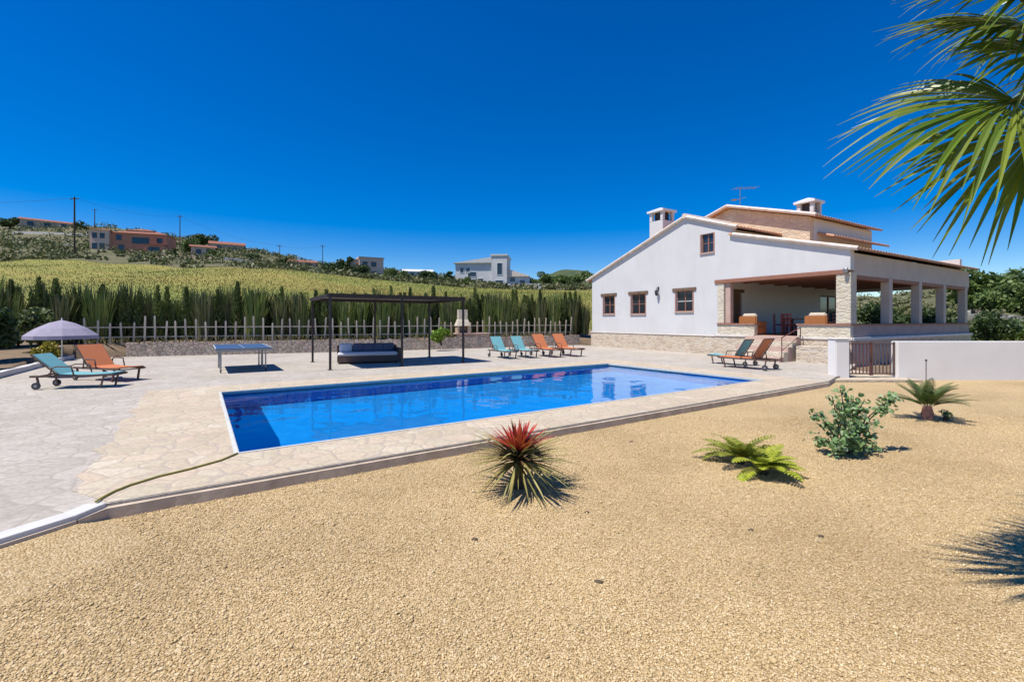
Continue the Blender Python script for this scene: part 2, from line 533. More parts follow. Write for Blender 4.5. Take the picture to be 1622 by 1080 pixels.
thetas = sorted(set([round(t, 5) for t in np.concatenate([np.linspace(-math.pi, -1.1, 16), np.linspace(-1.1, 1.1, 170), np.linspace(1.1, math.pi, 16)])]))
SUB = [2, 2, 6, 40, 22, 24, 6, 8, 8]
def terrain_part(name, k0, k1, m, label=None):
    V, Fc = [], []
    rows = 0
    for th in thetas:
        rk, zk = prof(th)
        ring = []
        for k in range(k0, k1):
            n = SUB[k]
            for j in range(n + (1 if k == k1 - 1 else 0)):
                f = j / n
                r = rk[k] + (rk[k + 1] - rk[k]) * f
                x, y = r * math.sin(th), r * math.cos(th)
                ring.append((x, y, zk[k] + (zk[k + 1] - zk[k]) * f + bumps(x, y, r)))
        rows = len(ring)
        V += ring
    for i in range(len(thetas) - 1):
        for j in range(rows - 1):
            a = i * rows + j
            Fc.append((a, a + 1, a + rows + 1, a + rows))
    o = np_mesh(name, np.array(V), np.array(Fc), m)
    o.data.polygons.foreach_set('use_smooth', [True] * len(Fc))
    return tag(o, kind='structure')
terrain_part('bank', 0, 3, M['soil'])
terrain_part('grass_field', 3, 4, M['field'])
terrain_part('hillside', 4, 9, M['hill'])

# ------------------------------------------------------------------ deck, pool, gravel
PANG = R(34.2)
PC = Vector((.147, 11.31, 0))
PL, PW = 6.12, 2.86
def pl(x, y, z=0):
    return Vector((PC.x + x * math.cos(PANG) - y * math.sin(PANG), PC.y + x * math.sin(PANG) + y * math.cos(PANG), z))
HANG = R(31.2)
H0 = Vector((12.37, 17.3, 0))
def hp(s, t, z=0):
    return Vector((H0.x + s * math.cos(HANG) - t * math.sin(HANG), H0.y + s * math.sin(HANG) + t * math.cos(HANG), z))

F0 = gp(1312, 604); F1 = gp(165, 798); F2 = gp(0, 854)
edge = [(F0.x, F0.y), (F1.x, F1.y), (F1.x - .02, F1.y - .25), (F2.x, F2.y), (-4.15, 2.4), (-5.0, 1.2), (-6.4, .3)]
BACK = [(-8.8, 1.6), (-11.4, 8.7), (-14.1, 12.6), (-15.7, 15.1), (-18.6, 19.3), (-17.1, 20.4), (-11.7, 22.5), (-4.0, 25.8), (4.4, 30.4)]
hA, hB = hp(.1, 14.0), hp(.1, -.5)
deck_poly = edge + BACK + [(hA.x, hA.y), (hB.x, hB.y), (9.75, 13.5), (9.35, 13.2)]
hole = [tuple(pl(x, y)[:2]) for x, y in ((-PL, -PW), (PL, -PW), (PL, PW), (-PL, PW))]
tag(MB().slab(deck_poly, [hole], lambda a, b, c: (a, b, c), -.4, 0).build('pool_deck', M['deck']), kind='structure')

ob = [(F0.x - .02, F0.y + .02), (F1.x + .02, F1.y + .03)]
sur = ob + [*[tuple(pl(-PL - 1.35 + .22 * noise.noise((i * .9, 3, 0)) + .1 * noise.noise((i * 2.7, 8, 0)), -3.4 + (PW + 4.6) * i / 26)[:2]) for i in range(27)], tuple(pl(PL + 1.4, PW + 1.2)[:2])]
hole2 = [tuple(pl(x, y)[:2]) for x, y in ((-PL - .0, -PW - .0), (PL + .0, -PW - .0), (PL + .0, PW + .0), (-PL - .0, PW + .0))]
tag(MB().slab(sur, [hole2], lambda a, b, c: (a, b, c), -.02, .006).build('pool_paving', M['paving']), kind='structure')
# brown face of the step down to the gravel, a rough strip set against the slab
e = MB()
for (a, b) in zip(edge[:-1], edge[1:]):
    a, b = Vector((*a, 0)), Vector((*b, 0))
    d = (b - a); L = d.length; d.normalize()
    n = Vector((-d.y, d.x, 0))
    k = max(2, int(L / .25))
    prev = None
    for i in range(k + 1):
        p = a + d * (L * i / k)
        off = .035 + .02 * noise.noise((p.x * 3, p.y * 3, 1))
        row = [p - n * .02 + Vector((0, 0, -.022)), p + n * off + Vector((0, 0, -.03)), p + n * (off + .02) + Vector((0, 0, -.3))]
        base = len(e.v)
        e.v += [tuple(q) for q in row]
        if prev is not None:
            for j in range(2):
                e.f.append((prev + j, prev + j + 1, base + j + 1, base + j))
        prev = base
tag(e.build('deck_edge', M['edge'], recalc=True), kind='structure')
kb, gk = MB(), MB()
kp = [Vector((*q, 0)) for q in edge[1:]]
for i, q in enumerate(kp):
    d = (kp[min(i + 1, len(kp) - 1)] - kp[max(i - 1, 0)]).normalized()
    inn = Vector((d.y, -d.x, 0))                       # towards the deck
    if i == 0: inn = Vector((-.97, -.1, 0)).normalized()
    for off, z in ((-.02, -.06), (-.012, .008), (.15, .008), (.15, -.06)):
        r = q + inn * off; kb.v.append((r.x, r.y, z))
    if i:
        a_ = (i - 1) * 4
        for k in range(4): kb.f.append((a_ + k, a_ + (k + 1) % 4, a_ + 4 + (k + 1) % 4, a_ + 4 + k))
    for off, z in ((.0, GZ + (.075 if i else .0)), (-.12, GZ + (.07 if i else .0)), (-.9, GZ - .004)):
        r = q + inn * off; gk.v.append((r.x, r.y, z))
    if i:
        a_ = (i - 1) * 3
        for k in range(2): gk.f.append((a_ + k, a_ + k + 1, a_ + 4 + k, a_ + 3 + k))
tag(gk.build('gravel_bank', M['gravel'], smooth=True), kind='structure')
tag(kb.build('kerb', M['kerb'], bevel=.004), kind='structure')

pool = thing('pool_basin', None, None, PC, PANG)
tag(pool, kind='structure')
DP = -1.75
bs = MB()
bs.add([(-PL, -PW, DP), (PL, -PW, DP), (PL, PW, DP), (-PL, PW, DP), (-PL, -PW, -.01), (PL, -PW, -.01), (PL, PW, -.01), (-PL, PW, -.01)],
       [(0, 1, 2, 3), (4, 5, 1, 0), (5, 6, 2, 1), (6, 7, 3, 2), (7, 4, 0, 3)])
o = bs.build('pool_shell', M['pooltile'], pool, recalc=False); tag(o, kind='structure')
o.cycles.is_caustics_receiver = True
cp = MB()
w = .035
cp.slab([(-PL - w, -PW - w), (PL + w, -PW - w), (PL + w, PW + w), (-PL - w, PW + w)],
        [[(-PL + .03, -PW + .03), (PL - .03, -PW + .03), (PL - .03, PW - .03), (-PL + .03, PW - .03)]], lambda a, b, c: (a, b, c), -.05, .014)
tag(cp.build('pool_coping', M['coping'], pool, bevel=.01), kind='structure')
wt = MB()
nx, ny = 190, 86
for i in range(nx + 1):
    for j in range(ny + 1):
        x, y = -PL + .002 + (2 * PL - .004) * i / nx, -PW + .002 + (2 * PW - .004) * j / ny
        z = .0042 * noise.noise((x * 1.5, y * 1.5, 0)) + .0028 * noise.noise((x * 3.1 + 4, y * 3.1, 2))
        wt.v.append((x, y, -.075 + z))
for i in range(nx):
    for j in range(ny):
        a = i * (ny + 1) + j
        wt.f.append((a, a + ny + 1, a + ny + 2, a + 1))
pw = wt.build('pool_water', M['water'], pool, recalc=False, smooth=True); tag(pw, kind='structure')
pw.cycles.is_caustics_caster = True

grav = [(F0.x + .0, F0.y)] + [(x, y) for x, y in edge[1:]] + [(-9, -1), (-70, -4), (-70, -70), (70, -70), (70, 13.35), (9.2, 13.35)]
# pull the gravel a little under the deck
grav_in = [(x, y + .03) if 0 < i < 5 else (x, y) for i, (x, y) in enumerate(grav)]
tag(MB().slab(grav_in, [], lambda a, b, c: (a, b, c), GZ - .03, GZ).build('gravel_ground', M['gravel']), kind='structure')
tag(MB().box(-60, -7.3, -10, 24, -.5, -.24).build('soil', M['soil']), kind='structure')


def inside(x, y, poly):
    ins = np.zeros(len(x), bool)
    n = len(poly)
    for i in range(n):
        x0, y0 = poly[i]; x1, y1 = poly[(i + 1) % n]
        if y0 == y1: continue
        c = ((y0 > y) != (y1 > y)) & (x < (x1 - x0) * (y - y0) / (y1 - y0) + x0)
        ins ^= c
    return ins

# near gravel as loose stones
NP = 170000
d = 1.3 + (rng.random(NP) ** 1.15) * 7.0
x = rng.uniform(-1.35, 1.35, NP) * d
ok = inside(x, d, grav)
d, x = d[ok], x[ok]
n = len(d)
size = rng.uniform(.0035, .0088, n) * (1 + .06 * d) * np.where(rng.random(n) < .03, 1.6, 1)
oc = np.array([(1, 0, 0), (-1, 0, 0), (0, 1, 0), (0, -1, 0), (0, 0, 1), (0, 0, -1)], float)
Vp = oc[None] * rng.uniform(.6, 1.35, (n, 6, 1))
ang = rng.uniform(0, 2 * math.pi, n)
tl = rng.uniform(-.7, .7, n)
ca, sa, ct, st = np.cos(ang)[:, None], np.sin(ang)[:, None], np.cos(tl)[:, None], np.sin(tl)[:, None]
X, Y, Z = Vp[..., 0], Vp[..., 1] * .8, Vp[..., 2] * .7
X, Z = X * ct - Z * st, X * st + Z * ct
X, Y = X * ca - Y * sa, X * sa + Y * ca
Vp = np.stack([X, Y, Z], -1) * size[:, None, None]
Vp += np.stack([x, d, GZ + size * .3], -1)[:, None]
tri = np.array([(0, 2, 4), (2, 1, 4), (1, 3, 4), (3, 0, 4), (2, 0, 5), (1, 2, 5), (3, 1, 5), (0, 3, 5)])
Fp = (tri[None] + (np.arange(n) * 6)[:, None, None]).reshape(-1, 3)
tag(np_mesh('gravel_stones', Vp.reshape(-1, 3), Fp, M['pebble']), 'loose tan gravel stones', 'gravel', kind='stuff')
for i, (px, py) in enumerate([(752, 855), (948, 922), (1000, 700), (1300, 850), (930, 812), (1190, 840)]):
    p = gp(px, py, GZ)
    s = MB(); s.lathe([(.004, -.01), (.02, 0), (.022, .01), (.012, .02), (.003, .024)], 7, wob=lambda k, z: .3 * math.sin(k * 2.3 + i))
    o = s.build('stone', M['darkstone'], bevel=0); o.location = p; o.scale = (1.2, .8, .8)
    tag(o, 'small dark brown stone lying loose on the tan gravel', 'stone', 'dark stones on the gravel')

# ------------------------------------------------------------------ house
house = thing('white_house', 'large white gabled villa with stone plinth and open corner porch beyond the pool', 'house', H0, HANG)
def HB(name, boxes, m, parent=house, bevel=0, **k):
    mb = MB()
    for bx in boxes: mb.box(*bx)
    return mb.build(name, m, parent, bevel, **k)
def fr_plane(px, py):
    """photo pixel -> (t, z) on the facade plane s = 0"""
    r = (px - CX) / F
    t = (H0.x - r * H0.y) / (math.sin(HANG) + r * math.cos(HANG))
    dd = H0.y + t * math.cos(HANG)
    return t, EYE + (HY - py) * dd / F

T1, ZE = 14.0, 4.25
RID = (6.9, 6.80)
wins = []
for (x0, x1, y0, y1) in ((956, 973, 469, 497), (1000, 1022, 466, 497), (1071, 1097, 461, 493), (1111, 1130, 370, 400)):
    ta, za = fr_plane(x0, y0); tb, zb = fr_plane(x1, y1); tm = (ta + tb) / 2
    _, zt = fr_plane((x0 + x1) / 2, y0); _, zl = fr_plane((x0 + x1) / 2, y1)
    wins.append((tb, ta, zl, zt))
FL = .95
outline = [(T1, .9), (T1, ZE), RID, (4.36, 5.88), (4.36, 5.5), (-.35, ZE), (-.35, 3.5), (5.1, 3.5), (5.1, .9)]
mbw = MB().slab(outline, [[(a, c), (b, c), (b, dd), (a, dd)] for a, b, c, dd in wins], lambda a, b, c: (c, a, b), 0, .3)
mbw.build('wall', M['white'], house)
# remaining outer walls, one mesh
ow = MB()
ow.box(.3, 12.7, T1 - .3, T1, .9, ZE)
ow.slab([(T1, .9), (T1, ZE), RID, (4.36, 5.88), (4.36, 5.5), (4.36, 5.2), (5.3, 5.2), (5.3, .9)], [], lambda a, b, c: (c, a, b), 12.7, 13.0)
ow.box(.3, 12.7, 4.5, 4.7, 4.6, 5.84)
HB('fascia_wall', [(.3, 13.0, -.35, -.07, 3.32, 4.14)], M['shadetone'])  # white wall toned down in colour to stand for its shaded side
ow.box(12.72, 13.0, -.07, 5.3, 3.32, 4.8)
ow.build('wall', M['white'], house)
HB('plinth', [(-.06, 13.05, -.41, T1 + .05, -.4, .9)], M['plinth'], bevel=.02)
HB('ledge', [(-.09, -.062, 5.2, T1 + .06, .86, .93), (-.1, -.02, -.45, 1.5, .88, .97), (-.1, -.02, 3.32, 5.19, .88, .97), (-.02, 13.1, -.47, -.355, .86, .97)], M['trim'], bevel=.01)
HB('porch_floor', [(0, 13.0, -.35, 5.3, .87, FL)], M['floor_tile'])
# low walls with caps
HB('parapet', [(.0, .24, -.35, 1.52, FL, 1.42)], M['pillar']); HB('parapet', [(.0, .24, 3.32, 5.1, FL, 1.42)], M['pillar'])
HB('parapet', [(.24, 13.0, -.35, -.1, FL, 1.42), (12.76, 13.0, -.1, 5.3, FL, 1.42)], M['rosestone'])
HB('parapet_cap', [(-.05, .28, -.4, 1.56, 1.422, 1.48), (-.05, .28, 3.28, 5.14, 1.422, 1.48), (.282, 13.04, -.4, -.06, 1.422, 1.48)], M['pinkbeam'], bevel=.01)
# pillars
HB('pillar', [(-.02, .46, -.37, .12, 1.482, 3.40)], M['pillar'], bevel=.015)
HB('pillar', [(-.01, .32, 4.78, 5.12, 1.482, 3.5)], M['pillar'], bevel=.015)
HB('pillar', [(.06, .3, 4.5, 4.76, 1.482, 3.42)], M['step'], bevel=.015)
for s in (3.5, 6.6, 9.55, 12.55):
    HB('pillar', [(s - .17, s + .17, -.36, -.06, 1.482, 3.318)], M['shadetone'], bevel=.012)
HB('beam', [(-.05, .26, -.2, 5.25, 3.35, 3.52)], M['wood'], bevel=.012)
HB('beam', [(.47, 13.0, -.34, -.1, 3.18, 3.316)], M['wood'], bevel=.012)
HB('ceiling', [(.3, 12.7, -.07, 5.28, 3.62, 3.7)], M['wood'])
for i in range(9):
    HB('ceiling_beam', [(.9 + i * 1.4, 1.05 + i * 1.4, -.06, 5.28, 3.46, 3.617)], M['wood'])
iw = MB()
iw.slab([(.3, FL), (12.7, FL), (12.7, 3.62), (.3, 3.62)], [[(1.35, FL + .02), (2.25, FL + .02), (2.25, 3.0), (1.35, 3.0)], [(10.0, FL + .02), (12.2, FL + .02), (12.2, 3.1), (10, 3.1)]],
        lambda a, b, c: (a, c, b), 5.3, 5.5)
iw.build('inner_wall', M['greywall'], house)
dr = HB('door', [(1.35, 2.25, 5.38, 5.44, FL + .02, 3.0)], M['oldwood'])
HB('door_lintel', [(1.2, 2.4, 5.27, 5.32, 3.0, 3.16)], M['oldwood'], dr)
MB().tube([(2.1, 5.36, 2.0), (2.1, 5.32, 2.0), (2.0, 5.32, 2.0)], .015).build('handle', M['grey'], dr)
dr = HB('door', [(10.0, 12.2, 5.40, 5.43, FL + .02, 3.1)], M['blueglass'])
HB('door_frame', [(10.0, 10.08, 5.36, 5.45, FL + .02, 3.1), (12.12, 12.2, 5.36, 5.45, FL + .02, 3.1), (11.06, 11.14, 5.36, 5.45, FL + .02, 3.1), (10.081, 12.119, 5.36, 5.45, 3.02, 3.1)], M['wood'], dr)
# steps
for i in range(5):
    z1 = FL - .01 - i * .19
    HB('step', [(-.12 - .3 * (i + 1) + (.0 if i else 0), -.12 - .3 * i + (.12 if i == 0 else 0), 1.35, 3.5, -.1, z1)], M['step'] if i % 2 == 0 else M['pillar'], bevel=.012)
HB('step', [(-.02, .3, 1.56, 3.28, .9, FL + .012)], M['step'])
rl = MB()
for q in (1.28,):
    rl.tube([(-1.6, q, 0), (-1.6, q, .98)], .018).tube([(-.25, q, .9), (-.25, q, 1.35)], .018)
    rl.tube([(-1.6, q, .95), (-.25, q, 1.33)], .02).tube([(-1.6, q, .45), (-.25, q, 1.02)], .012)
rl.build('handrail', M['rust'], house)
HB('garden_step_wall', [(-.75, -.1, -.4, 1.2, -.1, .62)], M['plinth'], bevel=.02)
# windows
for i, (a, b_, z0, z1) in enumerate(wins):
    fw = .035
    x0, x1 = .09, .15
    wd = HB('window', [(x0, x1, a, a + fw, z0, z1), (x0, x1, b_ - fw, b_, z0, z1), (x0, x1, a + fw, b_ - fw, z0, z0 + fw), (x0, x1, a + fw, b_ - fw, z1 - fw, z1),
                       (x0 + .004, x1 - .004, (a + b_) / 2 - .03, (a + b_) / 2 + .03, z0 + fw, z1 - fw)], M['wood'])
    bars = [(x0 + .01, x1 - .01, a + fw, (a + b_) / 2 - .03, z0 + (z1 - z0) * f - .015, z0 + (z1 - z0) * f + .015) for f in (.5,)]
    bars += [(x0 + .01, x1 - .01, (a + b_) / 2 + .03, b_ - fw, bx[4], bx[5]) for bx in bars]
    HB('glazing_bar', bars, M['whitepaint'] if i == 2 else M['wood'], wd)
    HB('pane', [(x0 + .025, x0 + .035, a + fw, b_ - fw, z0 + fw, z1 - fw)], M['glass'], wd)
    if i < 3:
        HB('lintel', [(-.05, .08, a - .22, b_ + .22, z1, z1 + .16)], M['oldwood'], wd, bevel=.012)
    HB('sill', [(-.06, .09, a - .08, b_ + .08, z0 - .07, z0)], M['step'], wd, bevel=.01)
    HB('jamb', [(-.012, .089, a - .07, a - .001, z0, z1)], M['pinkbeam'], wd); HB('jamb', [(-.012, .089, b_ + .001, b_ + .07, z0, z1)], M['pinkbeam'], wd)
# wall lantern
t, z = fr_plane(1043, 463)
ln = MB(); ln.tube([(0, t, z + .2), (-.14, t, z + .22), (-.16, t, z + .14)], .015)
ln.lathe([(.02, .14), (.11, .06), (.09, .05), (.085, -.05), (.06, -.16), (.02, -.2)], 8, (-.16, t, z))
ln.box(-.02, 0, t - .05, t + .05, z + .1, z + .3)
ln.build('wall_lamp', M['blackmetal'], house)
t, z = fr_plane(1347, 428)
ln = MB(); ln.tube([(0, t + .1, z + .1), (-.12, t + .1, z + .12)], .015); ln.lathe([(.03, .12), (.09, .05), (.08, -.08), (.03, -.14)], 8, (-.13, t + .1, z))
ln.build('wall_lamp', M['grey'], house)

def roof_sheet(mb, s0, s1, p, q, th=.07, wave=.045, pitch=.26):
    """barrel-tiled slope from (t, z) = p (upper) to q (eave), running from s0 to s1"""
    n = int((s1 - s0) / (pitch / 6))
    base = len(mb.v)
    rows = 8
    for i in range(n + 1):
        s = s0 + (s1 - s0) * i / n
        h = wave * abs(math.sin(math.pi * (s - s0) / pitch)) ** .7
        for j in range(rows + 1):
            f = j / rows
            t = p[0] + (q[0] - p[0]) * f; z = p[1] + (q[1] - p[1]) * f
            mb.v.append((s, t, z + th + h))
        mb.v.append((s, q[0], q[1] + .015 if i % 6 else q[1] + .01)); mb.v.append((s, p[0], p[1]))
    m = rows + 3
    for i in range(n):
        for j in range(m):
            a, b2 = base + i * m + j, base + i * m + (j + 1) % m
            mb.f.append((a, b2, b2 + m, a + m))
    mb.f.append(tuple(base + j for j in range(m))); mb.f.append(tuple(base + n * m + j for j in range(m))[::-1])

rf = MB()
roof_sheet(rf, -.12, 13.3, (RID[0], RID[1] + .01), (14.45, 4.11))
roof_sheet(rf, -.12, 13.3, (RID[0], RID[1] + .01), (4.1, 5.80))
roof = rf.build('roof', M['tile'], house)
MB().tube([(-.15, RID[0], RID[1] + .09), (13.3, RID[0], RID[1] + .09)], .12, 10).build('ridge_tile', M['paletile'], roof)
rf = MB()
roof_sheet(rf, -.12, 13.35, (4.48, 5.535), (-.62, 4.19))
lroof = rf.build('roof', M['tile'], house)
vg = MB()
for (p, q) in (((RID[0], RID[1] + .06), (14.45, 4.17)), ((RID[0], RID[1] + .06), (4.1, 5.86)), ((4.3, 5.55), (-.62, 4.25))):
    vg.tube([(-.07, p[0], p[1]), (-.07, q[0], q[1])], .085, 8)
vg.build('verge', M['paletile'], house)
# raised stone-clad storey
US0, US1, UT0, UT1 = 3.67, 10.1, 2.82, 10.98
ub = MB()
ub.slab([(UT0, 4.9), (UT1, 4.9), (UT1, 6.5), (6.9, 7.72), (UT0, 6.5)], [], lambda a, b, c: (c, a, b), US0, US1)
ub.build('upper_wall', M['sandstone'], house)
HB('upper_side_wall', [(US0 + .3, US1, UT0 - .03, UT0 - .002, 4.9, 6.45)], M['white'])
rf = MB()
roof_sheet(rf, US0 - .3, US1 + .3, (6.9, 7.75), (UT0 - .4, 6.42))
roof_sheet(rf, US0 - .3, US1 + .3, (6.9, 7.75), (UT1 + .4, 6.42))
ur = rf.build('roof', M['tile'], house)
vg = MB()
vg.tube([(US0 - .3, 6.9, 7.84), (US0 - .3, UT0 - .4, 6.5)], .085, 8).tube([(US0 - .3, 6.9, 7.84), (US0 - .3, UT1 + .4, 6.5)], .085, 8)
vg.build('verge', M['paletile'], house)
rf = MB(); roof_sheet(rf, US0 + .6, US1 + .2, (UT0, 5.75), (UT0 - .75, 5.5)); rf.build('canopy', M['tile'], house)
def chimney(s, t, z0, z1, w, parent):
    c = MB()
    c.box(s - w / 2, s + w / 2, t - w / 2, t + w / 2, z0, z1 - .75)
    for dx in (-1, 1):
        for dy in (-1, 1):
            c.cbox((s + dx * (w / 2 - .09), t + dy * (w / 2 - .09), z1 - .5), (.18, .18, .499))
    o = c.build('chimney', M['white'], parent, bevel=.012)
    k = MB()
    k.box(s - w / 2 - .1, s + w / 2 + .1, t - w / 2 - .1, t + w / 2 + .1, z1 - .25, z1 - .14)
    a = w / 2 + .08
    k.add([(s - a, t - a, z1 - .139), (s + a, t - a, z1 - .139), (s + a, t + a, z1 - .139), (s - a, t + a, z1 - .139), (s - .1, t, z1 + .05), (s + .1, t, z1 + .05)],
          [(0, 1, 5, 4), (1, 2, 5), (2, 3, 4, 5), (3, 0, 4), (3, 2, 1, 0)])
    k.build('chimney_cap', M['whitepaint'], o)
    HB('flue', [(s - w * .28, s + w * .28, t - w * .28, t + w * .28, z1 - .76, z1 - .26)], M['dark'], o)
    return o
chimney(1.2, 9.45, 5.3, 7.95, .95, house)
chimney(5.2, 3.6, 6.3, 7.72, .8, house)
an = MB()
ax, ay, az = 4.6, 6.9, 7.7
an.tube([(ax, ay, az), (ax, ay, az + 1.35)], .022)
an.tube([(ax - .5, ay, az + 1.2), (ax + .7, ay - .5, az + 1.3)], .014)
for k in range(6):
    f = k / 5
    c = Vector((ax - .5 + 1.2 * f, ay - .5 * f, az + 1.2 + .1 * f))
    an.tube([c + Vector((-.1, -.28, 0)), c + Vector((.1, .28, 0))], .009)
an.tube([(ax, ay + .35, az + .7), (ax, ay - .35, az + .7)], .012).lathe([(.01, -.03), (.16, 0), (.18, .02), (.02, .03)], 10, (ax, ay + .35, az + .7))
an.build('antenna', M['grey'], house)

# ------------------------------------------------------------------ garden wall and gate on the right
WY = 13.35
gw = thing('garden_wall', 'low white rendered garden wall running right from the brown gate', 'wall', (0, WY, 0))
gx0, gx1, gx2 = (1324 - CX) / F * WY, (1346 - CX) / F * WY, (1422 - CX) / F * WY
MB().box(gx2, 34, 0, .25, -.3, 1.0).build('wall', M['white_wall'], gw, bevel=.02)
gpw = thing('gate_pillar', 'narrow white pillar at left of the brown gate', 'pillar', (gx0, WY, 0))
MB().box(0, gx1 - gx0, 0, .36, -.3, 1.05).build('shaft', M['white_wall'], gpw, bevel=.02)
MB().box(-.02, gx1 - gx0 + .02, -.02, .38, 1.052, 1.09).build('cap', M['trim'], gpw, bevel=.01)
gate = thing('garden_gate', 'two leaf brown iron gate with vertical bars beside white wall', 'gate', (gx1, WY + .1, 0))
wg = gx2 - gx1
for k in range(2):
    x0 = .04 + k * (wg / 2 - .01); x1 = x0 + wg / 2 - .06
    g = MB()
    for xx in (x0, x1): g.box(xx - .02, xx + .02, -.02, .02, .0, .98)
    for zz in (.05, .93): g.box(x0 + .021, x1 - .021, -.018, .018, zz - .018, zz + .018)
    for j in range(1, 6):
        xx = x0 + (x1 - x0) * j / 6
        g.box(xx - .012, xx + .012, -.01, .01, .07, .91)
    lf = g.build('gate_leaf', M['rust'] if k == 0 else M['darkwicker'], gate)
    if k == 0:
        MB().box(x1 - .05, x1 - .023, -.05, -.021, .45, .6).build('lock', M['blackmetal'], lf)
# strip of paving through the gate
tag(MB().box(gx0 - .4, gx2 + .3, WY - .5, WY + 2.5, -.35, -.06).build('path', M['paving'], bevel=.01), kind='structure')
p = at(1467, 600, 12.6)
st = thing('garden_stake', 'thin grey metal rod standing in gravel before the white wall', 'rod', (p.x, 12.6, GZ))
MB().tube([(0, 0, -.05), (0, 0, .62)], .014, 6).build('rod', M['grey'], st)
MB().lathe([(.016, 0), (.026, .01), (.026, .04), (.01, .05)], 8, (0, 0, .62)).build('cap', M['blackmetal'], st)

# ------------------------------------------------------------------ sun loungers
def make_lounger(fabric, label, ang):
    o = thing('sun_lounger', label, 'sun lounger', group='sun loungers round the pool')
    L, Wd, zs = 1.9, .31, .33
    f = MB()
    for y in (-Wd, Wd): f.box(.1, L, y - .02, y + .02, zs - .03, zs + .02)
    for xx in (.12, .7, 1.3, L - .02): f.box(xx - .015, xx + .015, -Wd + .021, Wd - .021, zs - .035, zs - .005)
    f.build('frame', M['darkwicker'], o, bevel=.006)
    for (x, y) in ((.3, -Wd), (.3, Wd), (1.62, -Wd), (1.62, Wd)):
        MB().bar((x, y, 0 if x > 1 else .06), (x + (.07 if x > 1 else -.05), y * .98, zs - .03), .045, .03).build('leg', M['darkwicker'], o)
    for y in (-Wd - .04, Wd + .04):
        w_ = MB(); w_.tube([(.26, y - .02, .09), (.26, y + .02, .09)], .09, 16); wo = w_.build('wheel', M['blackmetal'], o)
        MB().tube([(.26, y - .024, .09), (.26, y + .024, .09)], .04, 10).build('hub', M['grey'], wo)
    s = MB()
    n = 10
    for i in range(n):      # sling seat sags a little
        x0, x1 = .72 + (L - .76) * i / n, .72 + (L - .76) * (i + 1) / n
        z0, z1 = [zs + .025 - .03 * math.sin(math.pi * (xx - .72) / (L - .76)) for xx in (x0, x1)]
        s.add([(x0, -Wd + .01, z0), (x1, -Wd + .01, z1), (x1, Wd - .01, z1), (x0, Wd - .01, z0), (x0, -Wd + .01, z0 + .025), (x1, -Wd + .01, z1 + .025), (x1, Wd - .01, z1 + .025), (x0, Wd - .01, z0 + .025)],
              [(3, 2, 1, 0), (4, 5, 6, 7), (0, 1, 5, 4), (2, 3, 7, 6)] + ([(3, 0, 4, 7)] if i == 0 else []) + ([(1, 2, 6, 5)] if i == n - 1 else []))
    s.build('seat', fabric, o)
    bk = MB()
    bk.box(-.78, 0, -Wd + .015, Wd - .015, 0, .03)
    br = bk.build('backrest', fabric, o, bevel=.012)
    br.location = (.72, 0, zs + .02); br.rotation_euler = (0, ang, 0)
    fb = MB()
    for y in (-Wd + .005, Wd - .005): fb.box(-.80, 0, y - .015, y + .015, -.03, -.002)
    fb.box(-.80, -.77, -Wd + .021, Wd - .021, -.03, -.002)
    fb.build('back_frame', M['darkwicker'], br)
    for y in (-Wd - .03, Wd + .03):
        a = MB(); a.tube([(.55, y, zs), (.58, y, zs + .2), (.68, y, zs + .24), (1.0, y, zs + .23), (1.06, y, zs)], .018, 6)
        a.build('armrest', M['darkwicker'], o, smooth=True)
    return o
def put(o, head, foot, z=.007):
    head, foot = Vector(head), Vector(foot)
    d = foot - head
    o.location = (head.x, head.y, z)
    o.rotation_euler = (0, 0, math.atan2(d.y, d.x))
    s = d.length / 1.9
    return o
def setback(o, a):
    for c in o.children:
        if c.name.startswith('backrest'): c.rotation_euler = (0, a, 0)
lt = make_lounger(M['teal'], 'teal sun lounger with raised back in front of the lilac parasol', R(42))
lo = make_lounger(M['orange'], 'orange sun lounger behind the teal one near the parasol', R(48))
put(lt, (-11.3, 10.85), (-9.5, 11.25)); lt.scale = (.92, .92, .92); put(lo, (-11.9, 12.75), (-9.8, 12.1))
vx, vy = math.sin(HANG), -math.cos(HANG)
for (fx, fy, src, lab) in ((.12, 19.0, lt, 'leftmost teal lounger in the row of four beyond the pool'),
                           (1.02, 19.45, lt, 'second teal lounger from left, next to the orange pair beyond the pool'),
                           (2.02, 19.9, lo, 'orange lounger beside the teal ones in the row beyond the pool'),
                           (3.0, 20.35, lo, 'last orange lounger of the row, nearest the white house')):
    c = dup(src, label=lab, group='row of four loungers beyond the pool')
    put(c, (fx - vx * 1.9, fy - vy * 1.9), (fx, fy)); setback(c, R(52))
c = dup(lo, label='orange lounger seen from its side by the pool near the porch steps'); put(c, (8.5, 14.6), (7.45, 16.15)); setback(c, R(58))
c = dup(lt, label='teal lounger behind the orange one by the porch steps'); put(c, (8.55, 16.0), (7.6, 17.5)); setback(c, R(58))

